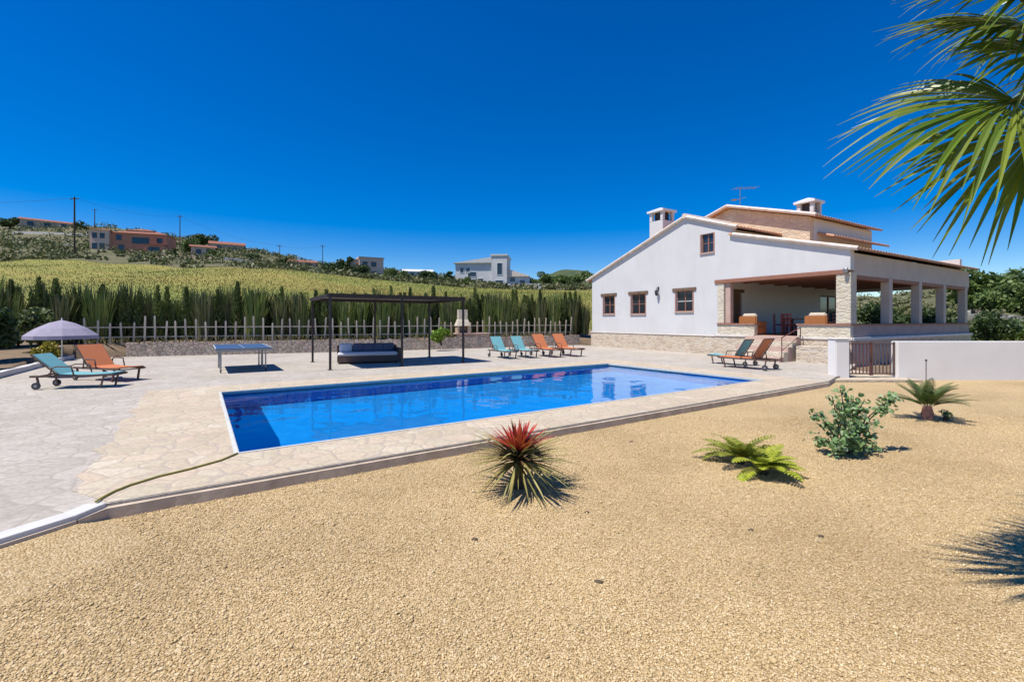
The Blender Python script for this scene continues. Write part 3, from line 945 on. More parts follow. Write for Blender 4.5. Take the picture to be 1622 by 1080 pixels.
# ------------------------------------------------------------------ parasol
p = at(98, 500, 13.3)
ps = thing('parasol', 'lilac grey garden parasol open on a white pole behind the teal lounger', 'parasol', (p.x, 13.3, 0))
MB().tube([(0, 0, .05), (0, 0, 1.68)], .022, 10).build('pole', M['whitepaint'], ps)
MB().lathe([(.24, 0), (.25, .03), (.2, .06), (.05, .09), (.03, .2)], 20).build('base', M['grey'], ps, smooth=True)
ps.scale = (.70, .70, .94)
cn = MB()
N = 8
rings = [(.02, 1.72), (.4, 1.63), (.8, 1.46), (1.14, 1.25), (1.15, 1.14)]
for (r, z) in rings:
    for k in range(N * 2):
        a = 2 * math.pi * k / (N * 2)
        rr = r if k % 2 == 0 else r * .955
        cn.v.append((rr * math.cos(a), rr * math.sin(a), z + (.0 if k % 2 == 0 else .0)))
for i in range(len(rings) - 1):
    for k in range(N * 2):
        k2 = (k + 1) % (N * 2)
        cn.f.append((i * 16 + k, i * 16 + k2, (i + 1) * 16 + k2, (i + 1) * 16 + k))
cn.build('canopy', M['lilac'], ps)
for k in range(8):
    a = 2 * math.pi * k / 8
    MB().tube([(0, 0, 1.68), (.78 * math.cos(a), .78 * math.sin(a), 1.44), (1.12 * math.cos(a), 1.12 * math.sin(a), 1.235)], .007, 5).build('rib', M['whitepaint'], ps)
MB().lathe([(.03, 1.70), (.02, 1.76), (.005, 1.8)], 8).build('finial', M['whitepaint'], ps)

# ------------------------------------------------------------------ table tennis table
tt = thing('tennis_table', 'blue topped games table with white lines and grey wheeled legs on the deck', 'table', gp(347, 592), PANG)
MB().box(-.1, 1.42, -.1, 2.64, .735, .76).build('table_top', M['tt'], tt)
ln = MB()
for bx in ((-.1, -.08, -.1, 2.64), (1.4, 1.42, -.1, 2.64), (-.079, 1.399, -.1, -.08), (-.079, 1.399, 2.62, 2.64), (.655, .665, -.079, 2.619)): ln.box(*bx, .761, .764)
ln.build('line_marking', M['whitepaint'], tt)
ap = MB(); ap.box(-.08, 1.4, -.08, -.05, .67, .734); ap.box(-.08, 1.4, 2.59, 2.62, .67, .734); ap.box(-.08, -.05, -.049, 2.589, .67, .734); ap.box(1.37, 1.4, -.049, 2.589, .67, .734)
ap.build('apron', M['grey'], tt)

for x in (.05, 1.27):
    for y in (.25, 1.15, 1.4, 2.3):
        MB().tube([(x, y, .06), (x, y, .69)], .022, 8).build('leg', M['grey'], tt)
for x in (.05, 1.27):
    for y in (.25, 2.3):
        MB().tube([(x - .02, y, .05), (x + .02, y, .05)], .05, 12).build('wheel', M['blackmetal'], tt)

# ------------------------------------------------------------------ pergola and day bed
P0 = gp(523, 586)
pg = thing('pergola', 'dark metal pergola with flat slatted roof over the day bed', 'pergola', P0, R(32.5))
PLn, PWd, PH = 4.8, 3.35, 2.36
for x in (0, PLn / 2, PLn):
    for y in (0, PWd):
        MB().box(x - .035, x + .035, y - .035, y + .035, .01, PH - .001).build('post', M['dark'], pg, bevel=.006)
        MB().box(x - .08, x + .08, y - .08, y + .08, 0, .012).build('foot_plate', M['dark'], pg)
rb = MB()
for y in (0, PWd): rb.box(-.1, PLn + .1, y - .03, y + .03, PH, PH + .1)
for x in (-.07, PLn + .07): rb.box(x - .03, x + .03, .031, PWd - .031, PH, PH + .1)
rb.build('roof_frame', M['dark'], pg)
sl = MB()
for i in range(26):
    x = .05 + i * (PLn - .1) / 25
    sl.box(x - .088, x + .088, -.12, PWd + .12, PH + .101, PH + .13)
sl.build('roof_slats', M['dark'], pg)
bed = thing('day_bed', 'brown wicker day bed with pale grey mattress under the pergola', 'sofa', gp(534, 577) + Vector((0, 0, .004)), R(20))
bed.scale = (.94, .94, .86)
BW, BD = 2.35, 1.15
MB().box(0, BW, 0, BD, .06, .33).build('base', M['darkwicker'], bed, bevel=.02)
MB().box(.02, BW - .02, .0, BD - .2, .332, .47).build('mattress', M['greycush'], bed, bevel=.05, seg=3)
MB().box(-.02, BW + .02, BD - .18, BD, .332, .74).build('backrest', M['darkwicker'], bed, bevel=.03)
MB().box(BW - .02, BW + .14, 0, BD - .001, .05, .62).build('armrest', M['darkwicker'], bed, bevel=.03)
for x in (.08, BW - .08):
    for y in (.08, BD - .08):
        MB().box(x - .03, x + .03, y - .03, y + .03, 0, .059).build('leg', M['blackmetal'], bed)
def cushion(name, label, m, cx, tilt, w=.5, h=.4, y=BD - .3, z=.66):
    b_ = MB()
    nn = 8
    for sgn in (1, -1):
        for i in range(nn + 1):
            for j in range(nn + 1):
                a, b2 = i / nn * 2 - 1, j / nn * 2 - 1
                th_ = .085 * ((1 - a ** 4) * (1 - b2 ** 4)) ** .5
                b_.v.append((a * w / 2 * (1 - .06 * b2 * b2), sgn * th_, b2 * h / 2 * (1 - .06 * a * a)))
    q = (nn + 1) ** 2
    for i in range(nn):
        for j in range(nn):
            a = i * (nn + 1) + j
            b_.f += [(a, a + 1, a + nn + 2, a + nn + 1), (q + a, q + a + nn + 1, q + a + nn + 2, q + a + 1)]
    o = b_.build(name, m, smooth=True)
    bpy.context.view_layer.update()
    o.matrix_world = bed.matrix_world @ Matrix.Translation((cx, y, z)) @ Matrix.Rotation(R(tilt), 4, 'X')
    return tag(o, label, 'cushion', 'cushions on the day bed')
cushion('cushion', 'pale grey cushion at the left end of the day bed', M['greycush'], .32, -20)
for k in range(4):
    cushion('cushion', ['dark slate cushion next to the pale one on the day bed', 'dark slate cushion left of centre on the day bed back',
                        'dark slate cushion right of centre on the day bed back', 'dark slate cushion by the right arm of the day bed'][k], M['navy'], .82 + k * .4, -18 - 4 * (k % 2), .46, .38)

# ------------------------------------------------------------------ porch furniture (house frame)
def wicker_chair(label, s, t, rz):
    o = thing('wicker_armchair', label, 'armchair', hp(s, t, FL), HANG + rz, 'wicker armchairs on the porch')
    MB().box(-.42, .42, -.4, .4, .08, .38).build('seat_base', M['wicker'], o, bevel=.03)
    MB().box(-.42, .42, .3, .44, .382, .86).build('backrest', M['wicker'], o, bevel=.04)
    for x in (-.42, .3): MB().box(x, x + .12, -.4, .298, .382, .62).build('armrest', M['wicker'], o, bevel=.03)
    MB().box(-.29, .29, -.4, .28, .384, .52).build('seat_cushion', M['cream'], o, bevel=.04)
    MB().box(-.33, .33, .14, .3, .53, .98).build('back_cushion', M['cream'], o, bevel=.05)
    for x in (-.36, .36):
        for y in (-.34, .34): MB().box(x - .03, x + .03, y - .03, y + .03, 0, .079).build('leg', M['wicker'], o)
    return o
wicker_chair('honey wicker armchair with cream cushions, left of the porch steps', .85, 3.9, R(90))
wicker_chair('honey wicker armchair with cream cushions beside the corner pillar', .85, 1.05, R(90))
dt = thing('dining_table', 'dark red wooden dining table on the porch', 'table', hp(3.0, 2.7, FL), HANG + R(90))
MB().box(-.85, .85, -.45, .45, .71, .75).build('table_top', M['redwood'], dt, bevel=.01)
for x in (-.76, .76):
    for y in (-.37, .37): MB().box(x - .04, x + .04, y - .04, y + .04, 0, .709).build('leg', M['redwood'], dt)
def dchair(label, s, t, rz, pad):
    o = thing('dining_chair', label, 'chair', hp(s, t, FL), HANG + rz, 'chairs round the porch dining table')
    MB().box(-.22, .22, -.22, .22, .42, .46).build('seat', M['redwood'], o, bevel=.008)
    MB().box(-.2, .2, -.2, .18, .461, .5).build('seat_pad', pad, o, bevel=.015)
    for x in (-.19, .19):
        MB().box(x - .02, x + .02, -.21, -.17, 0, .419).build('leg', M['redwood'], o)
        MB().box(x - .02, x + .02, .18, .22, 0, .419).build('leg', M['redwood'], o)
    bk = MB()
    for x in (-.2, .2): bk.box(x - .02, x + .02, .185, .22, .461, .98)
    for z in (.6, .74, .9): bk.box(-.18, .18, .19, .212, z, z + .07)
    bk.build('backrest', M['redwood'], o)
dchair('dining chair nearest the porch steps', 1.95, 2.9, R(90), M['redwood'])
dchair('dining chair with blue pad at left side of the porch table', 2.3, 3.5, R(20), M['bluecush'])
dchair('dining chair at far left side of the porch table', 3.3, 3.55, R(0), M['redwood'])
dchair('dining chair at right side of the porch table by the opening', 2.6, 1.85, R(180), M['redwood'])
dchair('dining chair at far right side of the porch table', 3.4, 1.85, R(180), M['redwood'])
dchair('dining chair at the head of the porch table', 4.15, 2.7, R(-90), M['redwood'])

# ------------------------------------------------------------------ foliage makers
def crown_points(n, blobs, jitter=.25):
    """points on and near the surface of a set of blobs (x, y, z, r)"""
    B = np.array(blobs, float)
    w = B[:, 3] ** 2
    i = rng.choice(len(B), n, p=w / w.sum())
    d = unit(rng.normal(size=(n, 3)))
    r = B[i, 3] * (1 - jitter * np.abs(rng.normal(size=n)))
    return B[i, :3] + d * r[:, None] * np.array([1, 1, .9])


def tree_proto(h, w, m, n, leaf, nb=14, label='', cat='tree', name='tree', trunk=.35, parent=None):
    o = thing(name, label, cat)
    blobs = []
    for k in range(nb):
        a = rnd.uniform(0, 6.28); rr = w / 2 * rnd.uniform(.1, .72)
        z = h * rnd.uniform(trunk + .05, .9)
        blobs.append((rr * math.cos(a), rr * math.sin(a), z, w * rnd.uniform(.14, .27) * (1.15 - .4 * z / h)))
    C = crown_points(n, blobs)
    V, Fc = leaves(C, leaf, leaf * .5)
    np_mesh('crown', V, Fc, m, o)
    t = MB()
    t.tube([(0, 0, -.6), (.03 * h, 0, h * trunk * .6), (.02 * h, .02 * h, h * .6)], [h * .035, h * .026, h * .012], 7)
    for k in range(5):
        b_ = blobs[k]
        t.tube([(.025 * h, .01 * h, h * trunk * .8), ((b_[0]) * .5, b_[1] * .5, (h * trunk + b_[2]) / 2), b_[:3]], [h * .015, h * .01, h * .004], 5)
    t.build('trunk', M['bark'], o)
    return o


def cypress_proto(h, r, m, n, name='cypress'):
    o = thing(name, 'slim conifer in the row behind the pale stake fence', 'tree', group='row of slim conifers behind the fence')
    zz = rng.random(n) ** .85
    a = rng.uniform(0, 2 * math.pi, n)
    rr = r * (np.clip(1 - zz, 0, 1) ** .8 * 1.15 + .04) * (.55 + .45 * np.minimum(1, zz * 6)) * (1 - .35 * rng.random(n) ** 2)
    rr *= 1 + .25 * np.sin(a * 3 + zz * 9)
    C = np.stack([rr * np.cos(a), rr * np.sin(a), .15 + zz * (h - .15)], 1)
    up = np.stack([np.cos(a) * .45, np.sin(a) * .45, np.full(n, .9)], 1)
    V, Fc = leaves(C, .13, .035, unit(up), .75)
    np_mesh('crown', V, Fc, m, o)
    MB().tube([(0, 0, -.3), (0, 0, h * .5)], [.05, .02], 6).build('trunk', M['bark'], o)
    return o


def cane_proto(h, r, m, n):
    o = thing('cane_clump', 'upright green cane clump in the row behind the fence', 'plant', group='cane clumps behind the fence')
    mb = MB()
    for k in range(n):
        a = rnd.uniform(0, 6.28); rr = r * rnd.random() ** .5
        b0 = Vector((rr * math.cos(a) * .6, rr * math.sin(a) * .6, 0))
        hh = h * rnd.uniform(.5, 1)
        lean = Vector((math.cos(a), math.sin(a), 0)) * rnd.uniform(.05, .4)
        pts = [b0 + lean * (f * f) + Vector((0, 0, hh * f * (1 - .06 * f))) for f in (0, .35, .7, 1)]
        s = Vector((-math.sin(a + rnd.uniform(-1, 1)), math.cos(a), 0)).normalized()
        mb.blade(pts, [.03, .045, .035, .004], s, .3)
    mb.build('stems', m, o, recalc=False)
    return o


# ------------------------------------------------------------------ rear boundary: stone wall, stake fence, hedge
BW_PTS = [Vector((*b, 0)) for b in BACK[4:]]
def along(pts, dist):
    for a, b in zip(pts[:-1], pts[1:]):
        L = (b - a).length
        if dist <= L: return a + (b - a) * (dist / L), (b - a).normalized()
        dist -= L
    return pts[-1], (pts[-1] - pts[-2]).normalized()
def total(pts): return sum((b - a).length for a, b in zip(pts[:-1], pts[1:]))
def strip_wall(pts, th, z0, ztop, m, name, label, cat, amp=.05, step=.35):
    mb = MB()
    T = total(pts); n = int(T / step)
    for i in range(n + 1):
        p, d = along(pts, T * i / n)
        nn = Vector((-d.y, d.x, 0))
        z = ztop + amp * noise.noise((p.x * 1.7, p.y * 1.7, 5))
        j = .03 * noise.noise((p.x * 2.5, p.y * 2.5, 9))
        q = [p + nn * (-th / 2 + j), p + nn * (-th / 2 + j + .02), p + nn * (th / 2), p + nn * (th / 2)]
        for pt, zz in zip(q, (z0, z, z - .02, z0)): mb.v.append((pt.x, pt.y, zz))
        if i:
            a = (i - 1) * 4
            for k in range(4): mb.f.append((a + k, a + (k + 1) % 4, a + 4 + (k + 1) % 4, a + 4 + k))
    mb.f += [(0, 1, 2, 3), (n * 4 + 3, n * 4 + 2, n * 4 + 1, n * 4)]
    return tag(mb.build(name, m), label, cat)
strip_wall(BW_PTS[1:], .35, -.3, .62, M['drystone'], 'stone_wall', 'long low rough stone retaining wall along the rear of the deck', 'wall', .12)
strip_wall([Vector((-9.2, 3.0, 0)), Vector((-11.6, 8.7, 0)), Vector((-14.3, 12.6, 0)), Vector((-15.9, 15.1, 0)), Vector((-18.7, 19.4, 0))], .28, -.3, .16, M['kerb'], 'border_wall', 'low pale concrete edging along the left side of the deck', 'edging', .02)

fence_pts = [p + Vector((-.25, .95, 0)) for p in BW_PTS]
fence = thing('stake_fence', 'long fence of pale wooden stakes on the bank behind stone wall', 'fence', fence_pts[1])
o0 = fence_pts[1]
pk = None
T = total(fence_pts); n = int(T / .41)
for i in range(n + 1):
    p, d = along(fence_pts, i * .41)
    if pk is None:
        c = MB().add([(-.04, -.02, 0), (.04, -.02, 0), (.04, .02, 0), (-.04, .02, 0), (-.035, -.02, 1), (.035, -.02, 1), (.035, .02, 1), (-.035, .02, 1), (0, -.02, 1.06), (0, .02, 1.06)],
                     [(3, 2, 1, 0), (0, 1, 5, 8, 4), (2, 3, 7, 9, 6), (1, 2, 6, 5), (3, 0, 4, 7), (4, 8, 9, 7), (8, 5, 6, 9)]).build('stake', M['stake'], fence)
        pk = c
    else:
        c = pk.copy(); col.objects.link(c); c.parent = fence
    c.location = (p.x - o0.x, p.y - o0.y, .5)
    c.rotation_euler = (R(rnd.uniform(-3, 3)), R(rnd.uniform(-3, 3)), math.atan2(d.y, d.x))
    c.scale = (1, 1, rnd.uniform(.95, 1.3))
for zz in (.85, 1.3):
    rl = MB()
    for a, b in zip(fence_pts[:-1], fence_pts[1:]):
        rl.bar(a - o0 + Vector((0, .03, zz)), b - o0 + Vector((0, .03, zz)), .025, .05)
    rl.build('rail', M['stake'], fence)

hedge_pts = [Vector((-24.5, 16.5, 0)), Vector((-21, 20.6, 0)), Vector((-18.0, 22.6, 0)), Vector((-12.2, 25.0, 0)), Vector((-4.4, 28.3, 0)), Vector((4.9, 33.2, 0))]
protos = [cypress_proto(3.0, .27, M['cypress'], 800), cypress_proto(2.75, .25, M['cane'], 700), cypress_proto(2.95, .24, M['cane'], 700), cypress_proto(2.6, .30, M['cypress'], 800)]
T = total(hedge_pts); n = int(T / .36)
used = [False] * 4
for i in range(n + 1):
    p, d = along(hedge_pts, T * i / n)
    f = i / n
    if rnd.random() < .06: continue
    k = rnd.choice((0, 1, 3, 3, 0, 2)) if f < .55 else rnd.choice((0, 2, 2, 1, 2, 3))
    p = p + Vector((rnd.uniform(-.15, .15), rnd.uniform(-.3, .3), 0))
    loc = (p.x, p.y, .55)
    sc = rnd.uniform(.8, 1.06)
    if not used[k]:
        o = protos[k]; used[k] = True; o.location = loc
    else:
        o = dup(protos[k], loc, rnd.uniform(0, 6.28))
    o.scale = (sc * rnd.uniform(.9, 1.15), sc * rnd.uniform(.9, 1.15), sc)
for k in range(4):
    if not used[k]: protos[k].location = (5.5, 33.6, .5)
cpro = [cane_proto(2.75, .6, M['cane'], 130), cane_proto(2.6, .55, M['scrubleaf'], 130)]
for i in range(96):
    f = (i + rnd.random()) / 96
    p, d = along(hedge_pts, T * f)
    loc = (p.x + .3, p.y + rnd.choice((.9, .7, -.35)) + rnd.uniform(-.2, .3), .6)
    o = cpro[i] if i < 2 else dup(cpro[i % 2], loc, rnd.uniform(0, 6.28))
    o.location = loc; s = rnd.uniform(.85, 1.2); o.scale = (s, s, s)

# dry plants on the bank in front of the fence
C = []
for i in range(900):
    p, d = along(fence_pts, rnd.uniform(0, total(fence_pts)))
    C.append((p.x + rnd.uniform(-.3, .3), p.y - rnd.uniform(.0, .75), .62 + rnd.uniform(0, .2)))
V, Fc = leaves(np.array(C), .13, .025, np.tile([[0, 0, 1.]], (len(C), 1)), .7)
tag(np_mesh('bank_plants', V, Fc, M['drygrass']), 'dry low plants along the top of the stone wall', 'ground cover', kind='stuff')

# shrubs by the deck
def shrub(name, label, loc, w, h, m, n, leaf, nb=10, cat='shrub'):
    o = thing(name, label, cat, loc)
    blobs = [(rnd.uniform(-.3, .3) * w, rnd.uniform(-.3, .3) * w, h * rnd.uniform(.25, .75), w * rnd.uniform(.16, .28)) for k in range(nb)]
    C = crown_points(n, blobs, .35); C[:, 2] = np.maximum(C[:, 2], .02)
    V, Fc = leaves(C, leaf, leaf * .45)
    np_mesh('foliage', V, Fc, m, o)
    t = MB()
    for b_ in blobs[:6]: t.tube([(0, 0, -.1), (b_[0] * .4, b_[1] * .4, b_[2] * .5), b_[:3]], [.03, .02, .008], 5)
    t.build('stem', M['bark'], o)
    return o
p = gp(698, 556)
shrub('round_shrub', 'bright lime green shrub in front of stone wall behind the pergola', (p.x, p.y + .3, .35), 1.15, 1.0, M['lime'], 900, .09)
shrub('shrub', 'dark leafy shrub at the far left edge beside the parasol', (-16.1, 13.5, -.2), 1.5, 2.5, M['treedark'], 2200, .13)
shrub('shrub', 'dark shrub behind the left shrub beside the bank', (-18.0, 15.6, 0), 1.8, 2.5, M['treedark'], 2000, .13)
shrub('shrub', 'tall dark shrub behind the lilac parasol', (-19.0, 18.4, .2), 2.0, 2.5, M['cypress'], 2200, .13)
shrub('shrub', 'low olive shrub over the pale deck edging at left', (-13.8, 11.0, -.15), 1.5, .8, M['scrubleaf'], 900, .08)
p = gp(68, 582)
shrub('yellow_shrub', 'small yellow leaved shrub under the parasol', (p.x - .2, p.y + .4, 0), .9, 1.0, M['yellowleaf'], 700, .07)
# barbecue
p = gp(727, 551)
bq = thing('barbecue', 'stone barbecue with tall chimney and dark hearth by the rear wall', 'barbecue', (p.x, p.y - .1, 0), R(20))
MB().box(-.2, 1.75, -.35, .35, 0, .8).build('base', M['bbq'], bq, bevel=.03)
MB().box(-.28, 1.8, -.42, .42, .802, .88).build('counter', M['step'], bq, bevel=.015)
MB().box(-.15, -.03, -.3, .3, .882, 1.3).box(.47, .59, -.3, .3, .882, 1.3).box(-.028, .468, .18, .3, .882, 1.3).build('hearth', M['bbq'], bq)
MB().box(-.027, .467, -.28, .178, .883, .93).build('ash_bed', M['dark'], bq)
MB().add([(-.2, -.34, 1.302), (.64, -.34, 1.302), (.64, .34, 1.302), (-.2, .34, 1.302), (-.06, -.2, 1.7), (.5, -.2, 1.7), (.5, .22, 1.7), (-.06, .22, 1.7)],
         [(3, 2, 1, 0), (4, 5, 6, 7), (0, 1, 5, 4), (1, 2, 6, 5), (2, 3, 7, 6), (3, 0, 4, 7)]).build('hood', M['pillar'], bq)
MB().box(-.05, .49, -.19, .21, 1.701, 2.25).build('chimney', M['pillar'], bq, bevel=.015)

# ------------------------------------------------------------------ garden plants on the gravel
# red strap-leaved plant
rp = thing('red_cordyline', 'spiky plant with red crown and drooping olive leaves in the gravel', 'plant', gp(821, 772, GZ))
def strap(mb, a, el, L, w, droop, z0, r0=.03):
    d = Vector((math.cos(a), math.sin(a), 0)); s = Vector((-math.sin(a), math.cos(a), 0))
    pts, pos = [], Vector((0, 0, z0)) + d * r0
    e = el
    n = 6
    pts.append(pos.copy())
    for i in range(n):
        pos = pos + (d * math.cos(e) + Vector((0, 0, math.sin(e)))) * (L / n)
        pos.z = max(pos.z, .008)
        e -= droop / n
        pts.append(pos.copy())
    mb.blade(pts, [w * .7, w, w, w * .9, w * .7, w * .4, .001], s, .35)
g_, r_, k_ = MB(), MB(), MB()
for i in range(150):
    a = rnd.uniform(0, 6.28); f = rnd.random()
    strap(g_, a, R(-26 + 72 * f), rnd.uniform(.36, .52), .0085, R(45 * rnd.uniform(.2, 1.)), .26 + .12 * f)
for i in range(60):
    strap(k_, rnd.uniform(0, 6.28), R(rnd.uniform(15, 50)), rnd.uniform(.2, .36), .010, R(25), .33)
for i in range(85):
    f = rnd.random()
    strap(r_, rnd.uniform(0, 6.28), R(38 + 48 * f), rnd.uniform(.26, .38), .014, R(20 * (1 - f)), .40, .015)
rp.scale = (1.36, 1.36, .92)
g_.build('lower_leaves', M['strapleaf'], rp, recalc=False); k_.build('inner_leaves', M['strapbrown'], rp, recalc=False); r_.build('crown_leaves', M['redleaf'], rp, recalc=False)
MB().tube([(0, 0, -.05), (0, 0, .2), (0, 0, .42)], [.045, .04, .03], 8).build('stem', M['bark'], rp)

def frond(mb, a, el, L, droop, z0, leaf, n=20, w=.006, base=Vector((0, 0, 0)), vee=.5, stem=.005):
    d = Vector((math.cos(a), math.sin(a), 0)); s = Vector((-math.sin(a), math.cos(a), 0))
    pos = base + Vector((0, 0, z0)) + d * .02
    e = el
    pts = [pos.copy()]
    for i in range(n):
        pos = pos + (d * math.cos(e) + Vector((0, 0, math.sin(e)))) * (L / n)
        pos.z = max(pos.z, .012)
        e -= droop / n
        pts.append(pos.copy())
        f = (i + 1) / n
        if f > .14:
            tl = (d * math.cos(e) + Vector((0, 0, math.sin(e))))
            nn = s.cross(tl).normalized()
            if nn.z < 0: nn = -nn
            ll = leaf * (math.sin(math.pi * min(1, .12 + f * .86)) ** .6)
            for sg in (-1, 1):
                ld = (s * sg + tl * .55 + nn * vee * .6).normalized()
                q = pos + ld * ll + Vector((0, 0, -.12 * ll))
                q.z = max(q.z, .006)
                mb.blade([pos, pos + ld * ll * .5, q], [w * .6, w, .0008], tl, .2, nn)
    mb.blade(pts, [stem * (1 - .8 * i / n) for i in range(n + 1)], s, .4)

sg = thing('sago_palm', 'small sago palm with arching dark fronds and reddish trunk near white wall', 'plant', gp(1469, 664, GZ))
mb = MB()
for i in range(36):
    frond(mb, i * 2.4 + rnd.uniform(-.2, .2), R(rnd.uniform(32, 74)), rnd.uniform(.54, .68), R(rnd.uniform(25, 55)), .2, .11, 22, .010)
mb.build('fronds', M['cycad'], sg, recalc=False)
MB().lathe([(.07, -.05), (.085, .03), (.085, .1), (.075, .18), (.05, .24)], 12, wob=lambda k, z: .12 * math.sin(k * 2.1 + z * 40)).build('trunk', M['pinkbeam'], sg)
p = gp(1478, 665, GZ)
shrub('seedling', 'tuft of small green leaves at the foot of the sago palm', (p.x + .12, p.y - .08, GZ), .28, .22, M['bushleaf'], 90, .03, 5, 'plant')

fa = thing('fern_plant', 'olive green low plant with feathery fronds in the gravel', 'plant', gp(1172, 733, GZ))
mb = MB()
for i in range(19):
    frond(mb, R(60 + i * 19) + rnd.uniform(-.2, .2), R(rnd.uniform(35, 82)), rnd.uniform(.40, .56), R(rnd.uniform(50, 95)), .05, .12, 14, .017, vee=.35)
fa.scale = (1.05, 1.05, .82)
mb.build('fronds', M['fern'], fa, recalc=False)
MB().lathe([(.05, -.03), (.06, .02), (.03, .08)], 9).build('trunk', M['bark'], fa)
fb = thing('fern_plant', 'bright yellow green low plant with feathery fronds beside the olive one', 'plant', gp(1208, 750, GZ))
mb = MB()
for i in range(20):
    frond(mb, R(-150 + i * 12) + rnd.uniform(-.2, .2), R(rnd.uniform(25, 78)), rnd.uniform(.32, .48), R(rnd.uniform(50, 90)), .05, .11, 14, .016, vee=.35)
fb.scale = (1.05, 1.05, .85)
mb.build('fronds', M['fernbright'], fb, recalc=False)
MB().lathe([(.05, -.03), (.06, .02), (.03, .08)], 9).build('trunk', M['bark'], fb)

bu = thing('leafy_bush', 'open branching bush with round green leaves in the gravel', 'bush', gp(1342, 718, GZ))
D0 = bu.location.y
def bpt(px, py, dy=0):
    q = at(px, py, D0 + dy)
    return q - Vector(bu.location)
tips = [(1330, 612, .05), (1318, 628, -.1), (1352, 628, .1), (1290, 652, 0), (1330, 655, -.15), (1372, 648, .12), (1355, 665, -.2), (1392, 668, 0), (1382, 690, .1),
        (1300, 700, -.05), (1286, 694, .1), (1330, 700, -.28), (1360, 705, -.25), (1385, 708, -.1), (1312, 675, .2), (1345, 685, -.3), (1365, 675, .25), (1418, 628, .1), (1402, 645, .1), (1318, 715, -.2), (1340, 640, 0), (1370, 632, 0)]
lf, stv = MB(), MB()
def disc(mb, c, r):
    n_ = Vector((rnd.gauss(0, .6), rnd.gauss(-.25, .6), rnd.gauss(.7, .5))).normalized()
    u_ = n_.cross(Vector((rnd.gauss(0, 1), rnd.gauss(0, 1), .3))).normalized(); v_ = n_.cross(u_)
    b0 = len(mb.v)
    mb.v.append(tuple(c + n_ * r * .12))
    for k in range(7):
        a = 6.283 * k / 7
        mb.v.append(tuple(c + (u_ * math.cos(a) + v_ * math.sin(a) * .85) * r))
    for k in range(7): mb.f.append((b0, b0 + 1 + k, b0 + 1 + (k + 1) % 7))
for (px, py, dy) in tips:
    q = bpt(px, py, dy)
    mid = Vector((q.x * .45 + rnd.uniform(-.05, .05), q.y * .5, q.z * .55 + .03))
    pts = [Vector((0, 0, 0)), mid * .6, mid, (mid + q) / 2 + Vector((0, 0, .03)), q]
    stv.tube(pts, [.012, .01, .008, .006, .003], 5)
    nl = 62
    for k in range(nl):
        f = .3 + .7 * rnd.random() ** .8 if px < 1400 else .82 + .18 * rnd.random()
        i = min(3, int(f * 4)); g = f * 4 - i
        c = pts[i].lerp(pts[i + 1], g) + Vector((rnd.gauss(0, .045), rnd.gauss(0, .045), rnd.gauss(0, .04)))
        if c.z > .015: disc(lf, c, rnd.uniform(.016, .036))
lf.build('leaves', M['bushleaf'], bu, recalc=False); stv.build('branches', M['bark'], bu)

# ------------------------------------------------------------------ fan palm, trunk just outside the frame
pc = Vector((4.05, 2.65, 3.2))
palm = thing('fan_palm', 'fan palm with large drooping green leaves at the right', 'palm tree', (pc.x, pc.y, GZ))
tk = MB()
prf = []
for i in range(30):
    f = i / 29
    prf.append((.19 * (1 - .25 * f) + (.02 if i % 2 else 0), -.1 + f * (pc.z - GZ)))
tk.lathe(prf, 14, wob=lambda k, z: .08 * math.sin(k * 2.7 + z * 9)).build('trunk', M['palmtrunk'], palm)
def fan_leaf(hub, d, nrm, L, droop, n=52, spread=128, seed=0, fibre=True):
    """hub, direction d and normal nrm in world space; blade of n folded segments"""
    rr = random.Random(seed)
    hub, d, nrm = Vector(hub), Vector(d).normalized(), Vector(nrm)
    s = d.cross(nrm).normalized(); nrm = s.cross(d).normalized()
    org = Vector(palm.location)
    mb = MB()
    fib = None
    for i in range(n):
        ph = R(-spread + 2 * spread * (i + .5) / n) + rr.uniform(-.03, .03)
        dd = d * math.cos(ph) + s * math.sin(ph)
        ss = -d * math.sin(ph) + s * math.cos(ph)
        l = L * (.70 + .30 * math.cos(ph * .72)) * rr.uniform(.86, 1.06)
        dr = droop * rr.uniform(.45, 1.5)
        half = R(spread) / n
        side_j = rr.uniform(-.12, .12)
        kink = rr.uniform(.5, .85)
        kd = rr.uniform(0, .8) ** 2.5
        up = rr.uniform(-.03, .03)
        pts, ws = [], []
        for f in (0, .12, .24, .36, .48, .58, .68, .77, .85, .93, 1.0):
            q = hub + dd * (l * f * (1 - .12 * kd * f)) + ss * (side_j * l * max(0, f - .4)) + nrm * ((.05 * math.sin(f * 3.1) + up * f) * l) + Vector((0, 0, -dr * l * f ** 2.4))
            if f > kink: q += Vector((0, 0, -1)) * (f - kink) * l * kd
            pts.append(q - org)
            ws.append(max(.0008, min(l * f * math.tan(half) * 1.12, .0235 * max(.03, 1 - max(0, f - .4) / .6) ** .85)) if f > 0 else .004)
        mb.blade(pts, ws, ss, .75 if i % 2 else .5, nrm)
        if rr.random() < .12 and fib is None and f > 0:
            fib = (pts[-3], ss)
    lo_ = mb.build('leaf', M['palmleaf'], palm, recalc=False)
    p = MB()
    mid = (pc + hub) / 2 + Vector((0, 0, .12))
    p.tube([pc - org, mid - org, hub - org, hub + d * .12 - org], [.035, .022, .016, .006], 6).build('petiole', M['fern'], lo_)
    if fib and fibre:
        q, ss = fib
        MB().blade([q, q + Vector((.02, .01, -.12)), q + Vector((-.02, .03, -.3))], [.004, .003, .0008], ss, .2).build('loose_fibre', M['palmdry'], lo_, recalc=False)
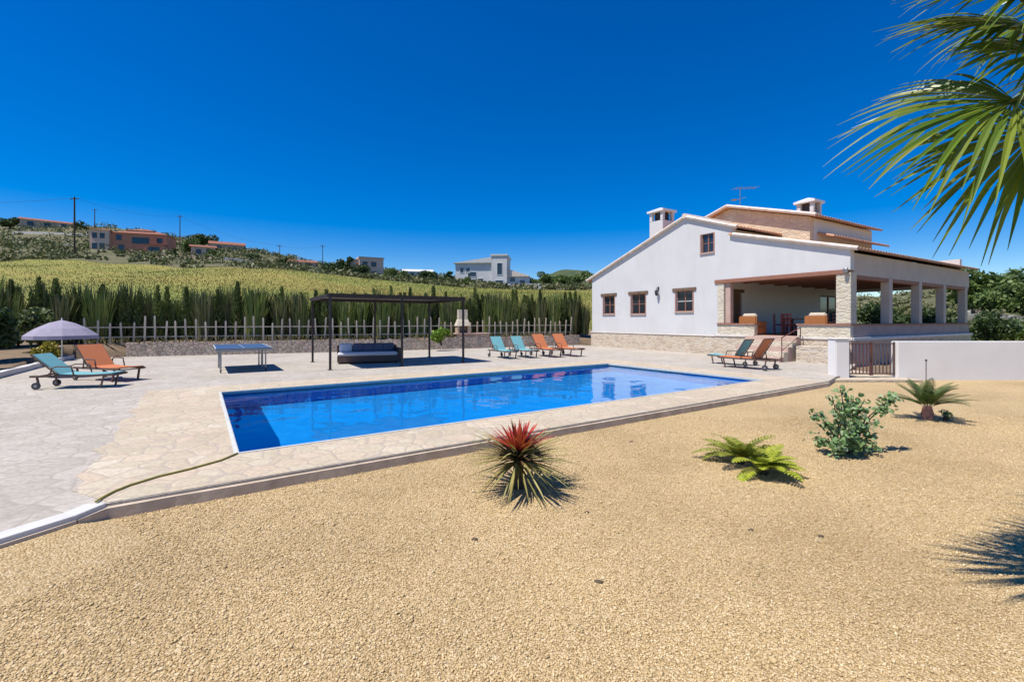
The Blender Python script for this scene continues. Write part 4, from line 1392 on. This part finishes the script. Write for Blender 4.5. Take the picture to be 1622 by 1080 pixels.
# the leaves that reach into the frame, then the rest of the crown
fan_leaf(at(1606, 160, 2.5), (-.93, -.02, -.42), (-.25, -.62, .72), .88, .13, 56, 115, 1)
fan_leaf(at(1650, 205, 2.68), (-.75, .1, -.68), (-.4, -.7, .55), .78, .12, 46, 105, 5)
fan_leaf(at(1632, 45, 2.75), (-1.0, .05, .0), (.02, -.62, .78), .80, .08, 48, 100, 2)
fan_leaf(at(1668, 90, 2.5), (-.95, -.1, -.12), (-.05, -.7, .7), .56, .1, 40, 95, 8)
fan_leaf(at(1650, 5, 2.6), (-1.0, .0, .1), (.05, -.66, .74), .80, .1, 46, 105, 11)
fan_leaf(at(1640, -45, 2.5), (-.95, -.1, .12), (.1, -.6, .8), .86, .1, 46, 112, 3)
for k, (az_, el) in enumerate([(60, 20), (100, 35), (20, 10), (-20, 25), (-60, 5), (140, -10), (180, 60), (-100, 40), (-140, 15), (250, -25)]):
    d = Vector((math.cos(R(az_)) * math.cos(R(el)), math.sin(R(az_)) * math.cos(R(el)), math.sin(R(el))))
    if d.x < -.5: d = Vector((.2, d.y, .9)).normalized()
    fan_leaf(pc + d * .75, d, Vector((0, 0, 1)) - d * d.z + d * .01, .95, .3, 44, 115, 20 + k, False)

# ------------------------------------------------------------------ hose
hz = [gp(376, 720), gp(350, 731), gp(300, 745), gp(250, 757), gp(205, 771), gp(180, 781), gp(165, 789), gp(152, 797)]
hs = MB().tube([(p.x, p.y, .018) for p in hz], .011, 8)
tag(hs.build('garden_hose', M['hose'], smooth=True), 'thin yellow green hose lying from the pool corner to the kerb', 'hose')

# ------------------------------------------------------------------ field grass and hillside scrub (uncountable)
N = 60000
th = rng.uniform(-.95, .35, N)
Pts = []
for t_ in th:
    rk, zk = prof(t_)
    f = rng.random()
    r = rk[3] + (rk[4] - rk[3]) * f
    x, y = r * math.sin(t_), r * math.cos(t_)
    Pts.append((x, y, zk[3] + (zk[4] - zk[3]) * f + bumps(x, y, r) + .08))
V, Fc = leaves(np.array(Pts), .10, .035, np.tile([[0, 0, 1.]], (N, 1)), .72)
tag(np_mesh('field_grass', V, Fc, M['grassblade']), 'yellow green grass covering the slope above the hedge', 'grass', kind='stuff')
C = []
for i in range(3000):
    t_ = rng.uniform(-1.0, .3) if i < 2500 else rng.uniform(.3, .95)
    rk, zk = prof(t_)
    f = rng.random() * 1.05
    k = 4 if f < .5 else 5
    g = (f * 2) % 1
    r = rk[k] + (rk[k + 1] - rk[k]) * g
    x, y = r * math.sin(t_), r * math.cos(t_)
    z = zk[k] + (zk[k + 1] - zk[k]) * g + bumps(x, y, r)
    pxx = CX + F * math.tan(t_)
    if 130 < pxx < 520 and r * math.cos(t_) < 122 and rng.random() < .55: continue
    w = rng.uniform(.4, 1.4) * (.6 + r / 260)
    q = unit(rng.normal(size=(46, 3))) * (w * (1 - .3 * rng.random((46, 1)))) * np.array([1.3, 1.3, .75]) + np.array([x, y, z + w * .3])
    C.append(q)
C = np.concatenate(C)
V, Fc = leaves(C, .3, .17)
tag(np_mesh('hill_scrub', V, Fc, M['scrubleaf']), 'low scrub scattered over the far hillside', 'scrub', kind='stuff')
# far wooded hill
hc = at(905, 470, 330)
hm = MB()
nn = 40
for i in range(nn + 1):
    for j in range(nn + 1):
        a, b2 = i / nn * 2 - 1, j / nn * 2 - 1
        r = min(1, math.hypot(a, b2))
        hm.v.append((hc.x + a * 75, hc.y + b2 * 90, 8 + 30 * (math.cos(r * math.pi) * .5 + .5) + (1.5 * noise.noise((a * 9, b2 * 9, 1)) if r < 1 else 0)))
for i in range(nn):
    for j in range(nn):
        a = i * (nn + 1) + j
        hm.f.append((a, a + nn + 1, a + nn + 2, a + 1))
tag(hm.build('far_hill', M['farhill'], smooth=True), kind='structure')

# ------------------------------------------------------------------ far houses
def far_house(name, label, px, py, D, blocks, rot=0, group=None, size=1.0):
    """blocks: dicts in metres, x right / y away / z up from the house's base point"""
    p = at(px, py, D)
    o = thing(name, label, 'house', p, -math.atan2(p.x, p.y) + rot, group)
    o.scale = (size, size, size)
    for b_ in blocks:
        x0, x1, y0, y1, z0, z1 = b_['box']
        MB().box(x0, x1, y0, y1, z0 - (3 if z0 == 0 else 0), z1).build('wall', b_['m'], o)
        k = b_.get('roof')
        if k:
            rm = b_.get('rm', M['rooftile_far']); ov = .4
            if k[0] == 'gable':       # ridge along x
                h = k[1]; ym = (y0 + y1) / 2
                MB().add([(x0 - ov, y0 - ov, z1), (x1 + ov, y0 - ov, z1), (x1 + ov, y1 + ov, z1), (x0 - ov, y1 + ov, z1), (x0 - ov, ym, z1 + h), (x1 + ov, ym, z1 + h)],
                         [(0, 1, 5, 4), (2, 3, 4, 5), (1, 2, 5), (3, 0, 4), (3, 2, 1, 0)]).build('roof', rm, o)
            elif k[0] == 'hip':
                h = k[1]; ym = (y0 + y1) / 2; q = min((y1 - y0) / 2, (x1 - x0) * .35)
                MB().add([(x0 - ov, y0 - ov, z1), (x1 + ov, y0 - ov, z1), (x1 + ov, y1 + ov, z1), (x0 - ov, y1 + ov, z1), (x0 + q, ym, z1 + h), (x1 - q, ym, z1 + h)],
                         [(0, 1, 5, 4), (2, 3, 4, 5), (1, 2, 5), (3, 0, 4), (3, 2, 1, 0)]).build('roof', rm, o)
            elif k[0] == 'shed':      # falls to the left or right
                hl, hr = k[1], k[2]
                MB().add([(x0 - ov, y0 - ov, z1), (x1 + ov * .2, y0 - ov, z1), (x1 + ov * .2, y1, z1), (x0 - ov, y1, z1), (x0 - ov, y0 - ov, z1 + hl), (x1 + ov * .2, y0 - ov, z1 + hr), (x1 + ov * .2, y1, z1 + hr), (x0 - ov, y1, z1 + hl)],
                         [(3, 2, 1, 0), (4, 5, 6, 7), (0, 1, 5, 4), (1, 2, 6, 5), (2, 3, 7, 6), (3, 0, 4, 7)]).build('roof', rm, o)
            elif k[0] == 'flat':
                MB().box(x0 - .15, x1 + .15, y0 - .15, y1 + .15, z1 + .002, z1 + .3).build('roof', rm, o)
        for (wx, wz, ww, wh) in b_.get('win', ()):
            f = MB()
            f.box(wx - ww / 2 - .08, wx + ww / 2 + .08, y0 - .06, y0 - .005, wz - .08, wz)
            f.box(wx - ww / 2 - .08, wx + ww / 2 + .08, y0 - .06, y0 - .005, wz + wh, wz + wh + .08)
            f.box(wx - ww / 2 - .08, wx - ww / 2, y0 - .06, y0 - .005, wz, wz + wh).box(wx + ww / 2, wx + ww / 2 + .08, y0 - .06, y0 - .005, wz, wz + wh)
            w_ = f.build('window', M['whitepaint'] if b_['m'] is M['white'] else M['oldwood'], o)
            MB().box(wx - ww / 2, wx + ww / 2, y0 - .03, y0 - .006, wz, wz + wh).build('pane', M['glass'], w_)
    return o
far_house('terracotta_house', 'big salmon villa with tiled roofs on the hillside at left', 205, 402, 108, [
    dict(box=(-9.2, -4.6, -1, 7, 0, 6.6), m=M['palepink'], roof=('hip', .9), win=[(-8, 1, 1.1, 1.6), (-6.2, 1, 1.1, 1.6), (-8, 4.2, 1, 1.4), (-6.2, 4.2, 1, 1.4)]),
    dict(box=(-4.6, 9.5, 0, 8, 0, 6.2), m=M['pink'], roof=('hip', 1.5), win=[(-2.6, 4, 1.2, 1.6), (2.8, 3.2, 4.2, 1.8), (7.6, 3.6, 1.4, 1.4), (-2, .8, 1.2, 1.8), (7.6, .6, 1.4, 1.8)]),
    dict(box=(-1.5, 5, 3, 8, 6.2, 7.6), m=M['palepink'], roof=('hip', .9), win=[(.3, 6.5, .8, .8), (3.2, 6.5, .8, .8)]),
    dict(box=(4.6, 9.6, -2.5, 0, 0, 2.6), m=M['pink'], roof=('flat',), win=[(7, .4, 2.6, 1.6)])], R(-20), size=.78)
far_house('hill_house', 'small cream house on the ridge at far left', 75, 363, 158, [
    dict(box=(-6.5, 6.5, 0, 8, 0, 2.6), m=M['beigewall'], roof=('gable', 1.2), win=[(-4, .8, 1.4, 1.2), (0, .8, 1.4, 1.2), (4, .4, 1.2, 1.8)])])
far_house('hill_house', 'low brown roofed house on the slope right of the salmon villa', 360, 401, 140, [
    dict(box=(-4.5, 4.5, 0, 7, 0, 2.6), m=M['beigewall'], roof=('gable', 1.3), win=[(-2.2, .8, 1.2, 1.2), (2.2, .8, 1.2, 1.2)])])
far_house('hill_house', 'narrow pinkish two storey house beside the dark trees', 589, 443, 100, [
    dict(box=(-2.6, 2.5, 0, 7, 0, 4.6), m=M['palepink'], roof=('flat',), win=[(.4, .6, 1.2, 1.1), (-1.4, 2.9, .8, .9), (.4, 2.9, .9, .9)], rm=M['beigewall']),
    dict(box=(-4.5, -2.6, 1, 7, 0, 4.1), m=M['beigewall'], roof=('flat',), rm=M['beigewall'])], R(10))
far_house('hill_house', 'low white house partly behind trees left of the modern villa', 662, 440, 125, [
    dict(box=(-3.8, 3.8, 0, 6, 0, 1.7), m=M['white'], roof=('gable', .9), rm=M['whitepaint'], win=[(-1.5, .5, 1, .9), (1.8, .5, 1, .9)])])
far_house('modern_house', 'white modern villa with a tower block beyond the grass slope', 775, 459, 88, [
    dict(box=(-6.7, .4, .4, 8, 0, 5.2), m=M['white'], roof=('shed', .05, 1.1), rm=M['white'], win=[(-5.4, 3.4, .7, .9), (-4.2, 3.4, .7, .9), (-1.7, .7, .9, 1.5), (-3.4, 2.6, 1.6, .9)]),
    dict(box=(.4, 3.4, 0, 7, 0, 6.5), m=M['white'], roof=('flat',), rm=M['white'], win=[(2.0, 2.9, .95, 2.2), (1.9, .4, 1.5, 1.4)]),
    dict(box=(3.4, 7.6, 1, 7, 0, 2.6), m=M['white'], roof=('shed', 1.6, .1), rm=M['paletile'], win=[(4.4, 1.6, 1, .8), (6.3, .7, 1, 1.2)]),
    dict(box=(3.4, 10.2, -.6, -.3, 0, 1.1), m=M['white'])], R(-8))
far_house('hill_house', 'tiny pale house low on the slope left of the dark trees', 478, 427, 138, [
    dict(box=(-4, 4, 0, 6, 0, 2.2), m=M['beigewall'], roof=('gable', 1.0), win=[(-2, .6, 1.1, 1), (1.6, .6, 1.1, 1)])])
far_house('hill_house', 'small salmon outbuilding by the villa retaining wall', 322, 405, 118, [
    dict(box=(-2.6, 2.6, 0, 4, 0, 2.2), m=M['palepink'], roof=('gable', .7), win=[(-1, .6, .9, .9), (1.2, .2, .9, 1.6)])])
# retaining walls on the slope
def far_wall(name, label, a, b, h, th, m, n=10, cat='wall', sub=0):
    """a, b = (px, py, D) of the wall's foot"""
    mb = MB()
    pa, pb = at(*a), at(*b)
    prev = None
    for i in range(n + 1):
        q = pa.lerp(pb, i / n)
        hh = h * (1 + .12 * noise.noise((q.x * .3, 2, 1)))
        base = len(mb.v)
        mb.v += [(q.x, q.y, q.z - 2.5), (q.x, q.y, q.z + hh), (q.x, q.y + th, q.z + hh), (q.x, q.y + th, q.z - 2.5)]
        if prev is not None:
            for k in range(4): mb.f.append((prev + k, prev + (k + 1) % 4, base + (k + 1) % 4, base + k))
        prev = base
    mb.f += [(0, 1, 2, 3), (prev + 3, prev + 2, prev + 1, prev)]
    return tag(mb.build(name, m), label, cat)
far_wall('retaining_wall', 'pale wall stepping down the hillside below the salmon villa', (228, 412, 104), (352, 420, 104), 1.7, .5, M['palepink'])
far_wall('retaining_wall', 'long pale wall continuing down the slope to the right', (352, 420, 106), (442, 430, 110), 1.9, .5, M['palewall'])
far_wall('retaining_wall', 'whitish wall at the foot of the slope left of dark trees', (438, 432, 112), (506, 437, 116), 2.0, .5, M['palewall'])
far_wall('retaining_wall', 'pale terrace wall high on the slope under the cream house', (20, 374, 138), (138, 378, 138), 1.5, .5, M['palewall'])
far_wall('retaining_wall', 'salmon garden wall in front of the hillside villa', (146, 409, 100), (226, 411, 101), 1.1, .4, M['palepink'])
far_wall('retaining_wall', 'low dry stone terrace wall on the far left hillside', (-60, 412, 92), (120, 411, 95), 1.0, .6, M['farstone'])
far_wall('retaining_wall', 'upper dry stone terrace wall left of the utility pole', (25, 396, 112), (142, 398, 112), 1.6, .6, M['farstone'])
far_wall('retaining_wall', 'pale rough stone terrace wall behind the porch at right', (1532, 520, 43), (1760, 524, 43), 1.35, .6, M['farstone'], 30)
far_wall('retaining_wall', 'upper pale stone terrace wall under the trees at right', (1538, 500, 52), (1780, 502, 52), .8, .6, M['farstone'], 30)

# trees of the background
TP = [tree_proto(5, 5, M['treedark'], 1500, .3, 14, 'x', name='dark_tree'), tree_proto(5, 4.4, M['treedark'], 1300, .28, 11, 'x', name='dark_tree'),
      tree_proto(5, 5.6, M['treemid'], 1700, .28, 16, 'x', name='leafy_tree'), tree_proto(5, 4.8, M['treemid'], 1500, .28, 12, 'x', name='leafy_tree')]
tused = [0] * 4
def tree(k, px, ytop, ybase, D, label, group=None, wide=1.0):
    p = at(px, ybase, D)
    h = (ybase - ytop) * D / F
    z = p.z
    if tused[k] == 0:
        o = TP[k]; o['label'] = label
    else:
        o = dup(TP[k], label=label)
    tused[k] = 1
    if group: o['group'] = group
    elif 'group' in o: del o['group']
    o.location = (p.x, p.y, z)
    o.rotation_euler = (0, 0, rnd.uniform(0, 6.28))
    s = h / 5
    o.scale = (s * wide, s * wide, s)
    return o
tree(0, 18, 343, 366, 155, 'dark round tree on the ridge left of the cream house', wide=1.4)
tree(1, 128, 351, 368, 150, 'dark tree between the utility pole and the salmon villa', wide=1.3)
tree(2, 300, 376, 404, 125, 'green tree just right of the salmon villa', wide=1.1)
tree(0, 322, 368, 396, 150, 'dark broad tree on the ridge right of the salmon villa', wide=1.5)
for (px, yt, yb, D, k, lab) in ((52, 378, 396, 118, 0, 'dark tree on the terraces under the cream house'), (22, 384, 402, 108, 2, 'green tree at the far left of the terraces'),
        (96, 386, 403, 110, 1, 'dark tree left of the tall utility pole'), (136, 384, 404, 106, 2, 'green tree just left of the salmon villa'),
        (190, 396, 411, 100, 0, 'low dark tree in front of the salmon villa'), (232, 397, 412, 100, 3, 'small green tree below the right end of the salmon villa'),
        (276, 394, 414, 103, 1, 'dark tree before the salmon outbuilding'), (402, 400, 420, 118, 0, 'dark tree on the slope above the long pale wall'),
        (452, 408, 426, 120, 1, 'dark tree by the second pale wall'), (338, 395, 412, 112, 2, 'green tree right of the salmon outbuilding')):
    tree(k, px, yt, yb, D, lab, wide=1.35)
tree(1, 382, 389, 408, 150, 'dark tree beside the low brown roofed house', wide=1.3)
tree(3, 415, 402, 418, 150, 'small tree on the ridge above the long pale wall', wide=1.4)
tree(0, 526, 412, 446, 98, 'dark dense tree left in the clump beside the pink house', wide=1.1)
tree(1, 551, 407, 446, 96, 'tallest dark tree in the clump beside the pink house', wide=1.1)
tree(0, 573, 416, 447, 94, 'dark tree touching the front of the pink house', wide=.9)
tree(2, 619, 424, 449, 98, 'green tree right of the pink house', wide=1.0)
tree(3, 640, 430, 450, 96, 'low green tree before the white house', wide=1.4)
tree(0, 678, 426, 453, 100, 'dark tree right of the low white house', wide=1.3)
tree(1, 712, 430, 457, 86, 'dark tree at the left corner of the modern villa', wide=1.2)
tree(2, 740, 438, 459, 83, 'small green tree in front of the modern villa', wide=1.0)
tree(3, 848, 440, 461, 92, 'green tree right of the modern villa', wide=1.2)
for i, (px, D) in enumerate(((868, 105), (892, 100), (915, 104), (936, 98))):
    tree(2 if i % 2 else 3, px, 430 + 4 * (i % 2), 461, D, 'green tree in the line between the modern villa and the white house', 'trees left of the white house', 1.2)
for i, (px, yt, yb, D, k, lab) in enumerate((
        (1552, 424, 500, 56, 2, 'green tree beside the far end of the porch roof'), (1585, 428, 500, 58, 0, 'dark tree second from the porch at right'),
        (1618, 424, 498, 60, 2, 'green tree third from the porch at right'), (1660, 430, 500, 60, 3, 'green tree at the right edge above the terrace wall'),
        (1568, 450, 510, 50, 3, 'lower green tree before the taller trees at right'), (1604, 455, 512, 49, 2, 'lower spreading tree above the pale terrace wall at right'),
        (1700, 440, 510, 52, 2, 'green tree beyond the right edge of the wall'))):
    tree(k, px, yt, yb, D, lab, wide=1.25)
for i, (px, D, w, h, lab) in enumerate(((1550, 32, 2.2, 1.2, 'low green bush behind white wall next to the porch'), (1580, 30, 2.6, 1.4, 'middle low green bush behind the white wall'),
                                        (1612, 28, 2.4, 1.6, 'right low green bush behind the white wall'), (1650, 27, 2.4, 1.6, 'green bush behind the white wall past the palm'))):
    p = at(px, 540, D)
    shrub('bush', lab, (p.x, p.y, terr(p.x, p.y) - .1), w, h, M['treemid'], 1100, .12, 12, 'bush')
# garden greenery seen through the porch openings
for i, (s, t, lab) in enumerate(((15.2, 3.6, 'dark green bush seen through the porch far opening'), (17.0, 5.6, 'taller dark green bush seen through the porch behind the pillars'), (15.4, 1.6, 'dark green bush just beyond the porch end wall'), (16.2, -.3, 'dark green bush at the porch far corner'))):
    p = hp(s, t)
    shrub('bush', lab, (p.x, p.y, -.2), 2.6, 2.9 + .5 * (i == 1), M['treedark'], 1800, .13, 12, 'bush')

# ------------------------------------------------------------------ utility poles and wires
def upole(px, ytop, ybase, D, label, r=.12):
    p = at(px, ybase, D)
    h = (ybase - ytop) * D / F
    o = thing('utility_pole', label, 'utility pole', p)
    MB().tube([(0, 0, -1.5), (0, 0, h)], [r * 1.2, r * .8], 8).build('shaft', M['bark'], o)
    MB().box(-.8, .8, -.05, .05, h - .45, h - .33).build('crossarm', M['bark'], o)
    for x in (-.7, 0, .7): MB().lathe([(.03, 0), (.06, .05), (.05, .12), (.02, .16)], 6, (x, 0, h - .33)).build('insulator', M['grey'], o)
    return p + Vector((0, 0, h - .2))
pa = upole(118, 312, 414, 88, 'tall utility pole standing above the grass slope at left', .15)
pb = upole(150, 331, 362, 150, 'thin utility pole on the ridge behind the tall one', .12)
pcx = upole(285, 341, 385, 135, 'thin utility pole just right of the salmon villa', .12)
pd = upole(443, 388, 420, 140, 'utility pole on the slope above the whitish wall', .1)
pe = upole(511, 388, 430, 130, 'utility pole left of the clump of dark trees', .1)
def wire(a, b, sag, label, r=.022):
    pts = []
    for i in range(25):
        f = i / 24
        q = a.lerp(b, f); q.z -= sag * 4 * f * (1 - f)
        pts.append(q)
    tag(MB().tube(pts, r, 5).build('power_line', M['blackmetal'], smooth=True), label, 'cable')
wire(pa, at(-330, 322, 82), .8, 'power line running left from the tall utility pole')
wire(pa, pcx, 1.2, 'power line from the tall pole to the pole by the villa', .02)
wire(pcx, pd, 1.5, 'power line sloping down from villa pole to the slope pole', .02)
wire(pd, pe, .8, 'power line between the two poles near the dark trees', .02)

# ------------------------------------------------------------------ camera, sun, sky
cam = bpy.data.cameras.new('camera')
cam.sensor_width = 36
cam.lens = 36 * F / 1622
cam.shift_y = -(540 - HY) / 1622
cam.clip_end = 6000
co = bpy.data.objects.new('camera', cam)
co.location = (0, 0, EYE); co.rotation_euler = (R(90), 0, 0)
col.objects.link(co)
scene.camera = co

EL = R(65)
sd = Vector((-.88, -.475, 0)).normalized() * math.cos(EL) + Vector((0, 0, math.sin(EL)))
sun = bpy.data.lights.new('sun', 'SUN')
sun.cycles.is_caustics_light = True
sun.energy = 4.5; sun.angle = R(.55); sun.color = (1, .955, .88)
so = bpy.data.objects.new('sun', sun)
so.rotation_euler = sd.to_track_quat('Z', 'Y').to_euler()
so.location = (0, 0, 30)
col.objects.link(so)
w = bpy.data.worlds.new('World'); scene.world = w; w.use_nodes = True
nt = w.node_tree
bg = nt.nodes['Background']
sk = nt.nodes.new('ShaderNodeTexSky')
sk.sky_type = 'NISHITA'; sk.sun_disc = False
sk.sun_elevation = EL; sk.sun_rotation = math.atan2(sd.x, sd.y) % (2 * math.pi)
sk.altitude = 600; sk.air_density = 1.0; sk.dust_density = .15; sk.ozone_density = 3.5
hs_ = nt.nodes.new('ShaderNodeHueSaturation'); hs_.inputs['Saturation'].default_value = 1.62; hs_.inputs['Value'].default_value = 1.2; hs_.inputs['Hue'].default_value = .514
nt.links.new(sk.outputs[0], hs_.inputs['Color']); nt.links.new(hs_.outputs[0], bg.inputs['Color'])
bg.inputs['Strength'].default_value = .085

scene.view_settings.view_transform = 'Standard'
scene.view_settings.look = 'None'
scene.view_settings.exposure = .42
scene.view_settings.gamma = 1
scene.render.engine = 'CYCLES'
scene.cycles.max_bounces = 8
scene.cycles.transparent_max_bounces = 12
scene.cycles.use_denoising = True
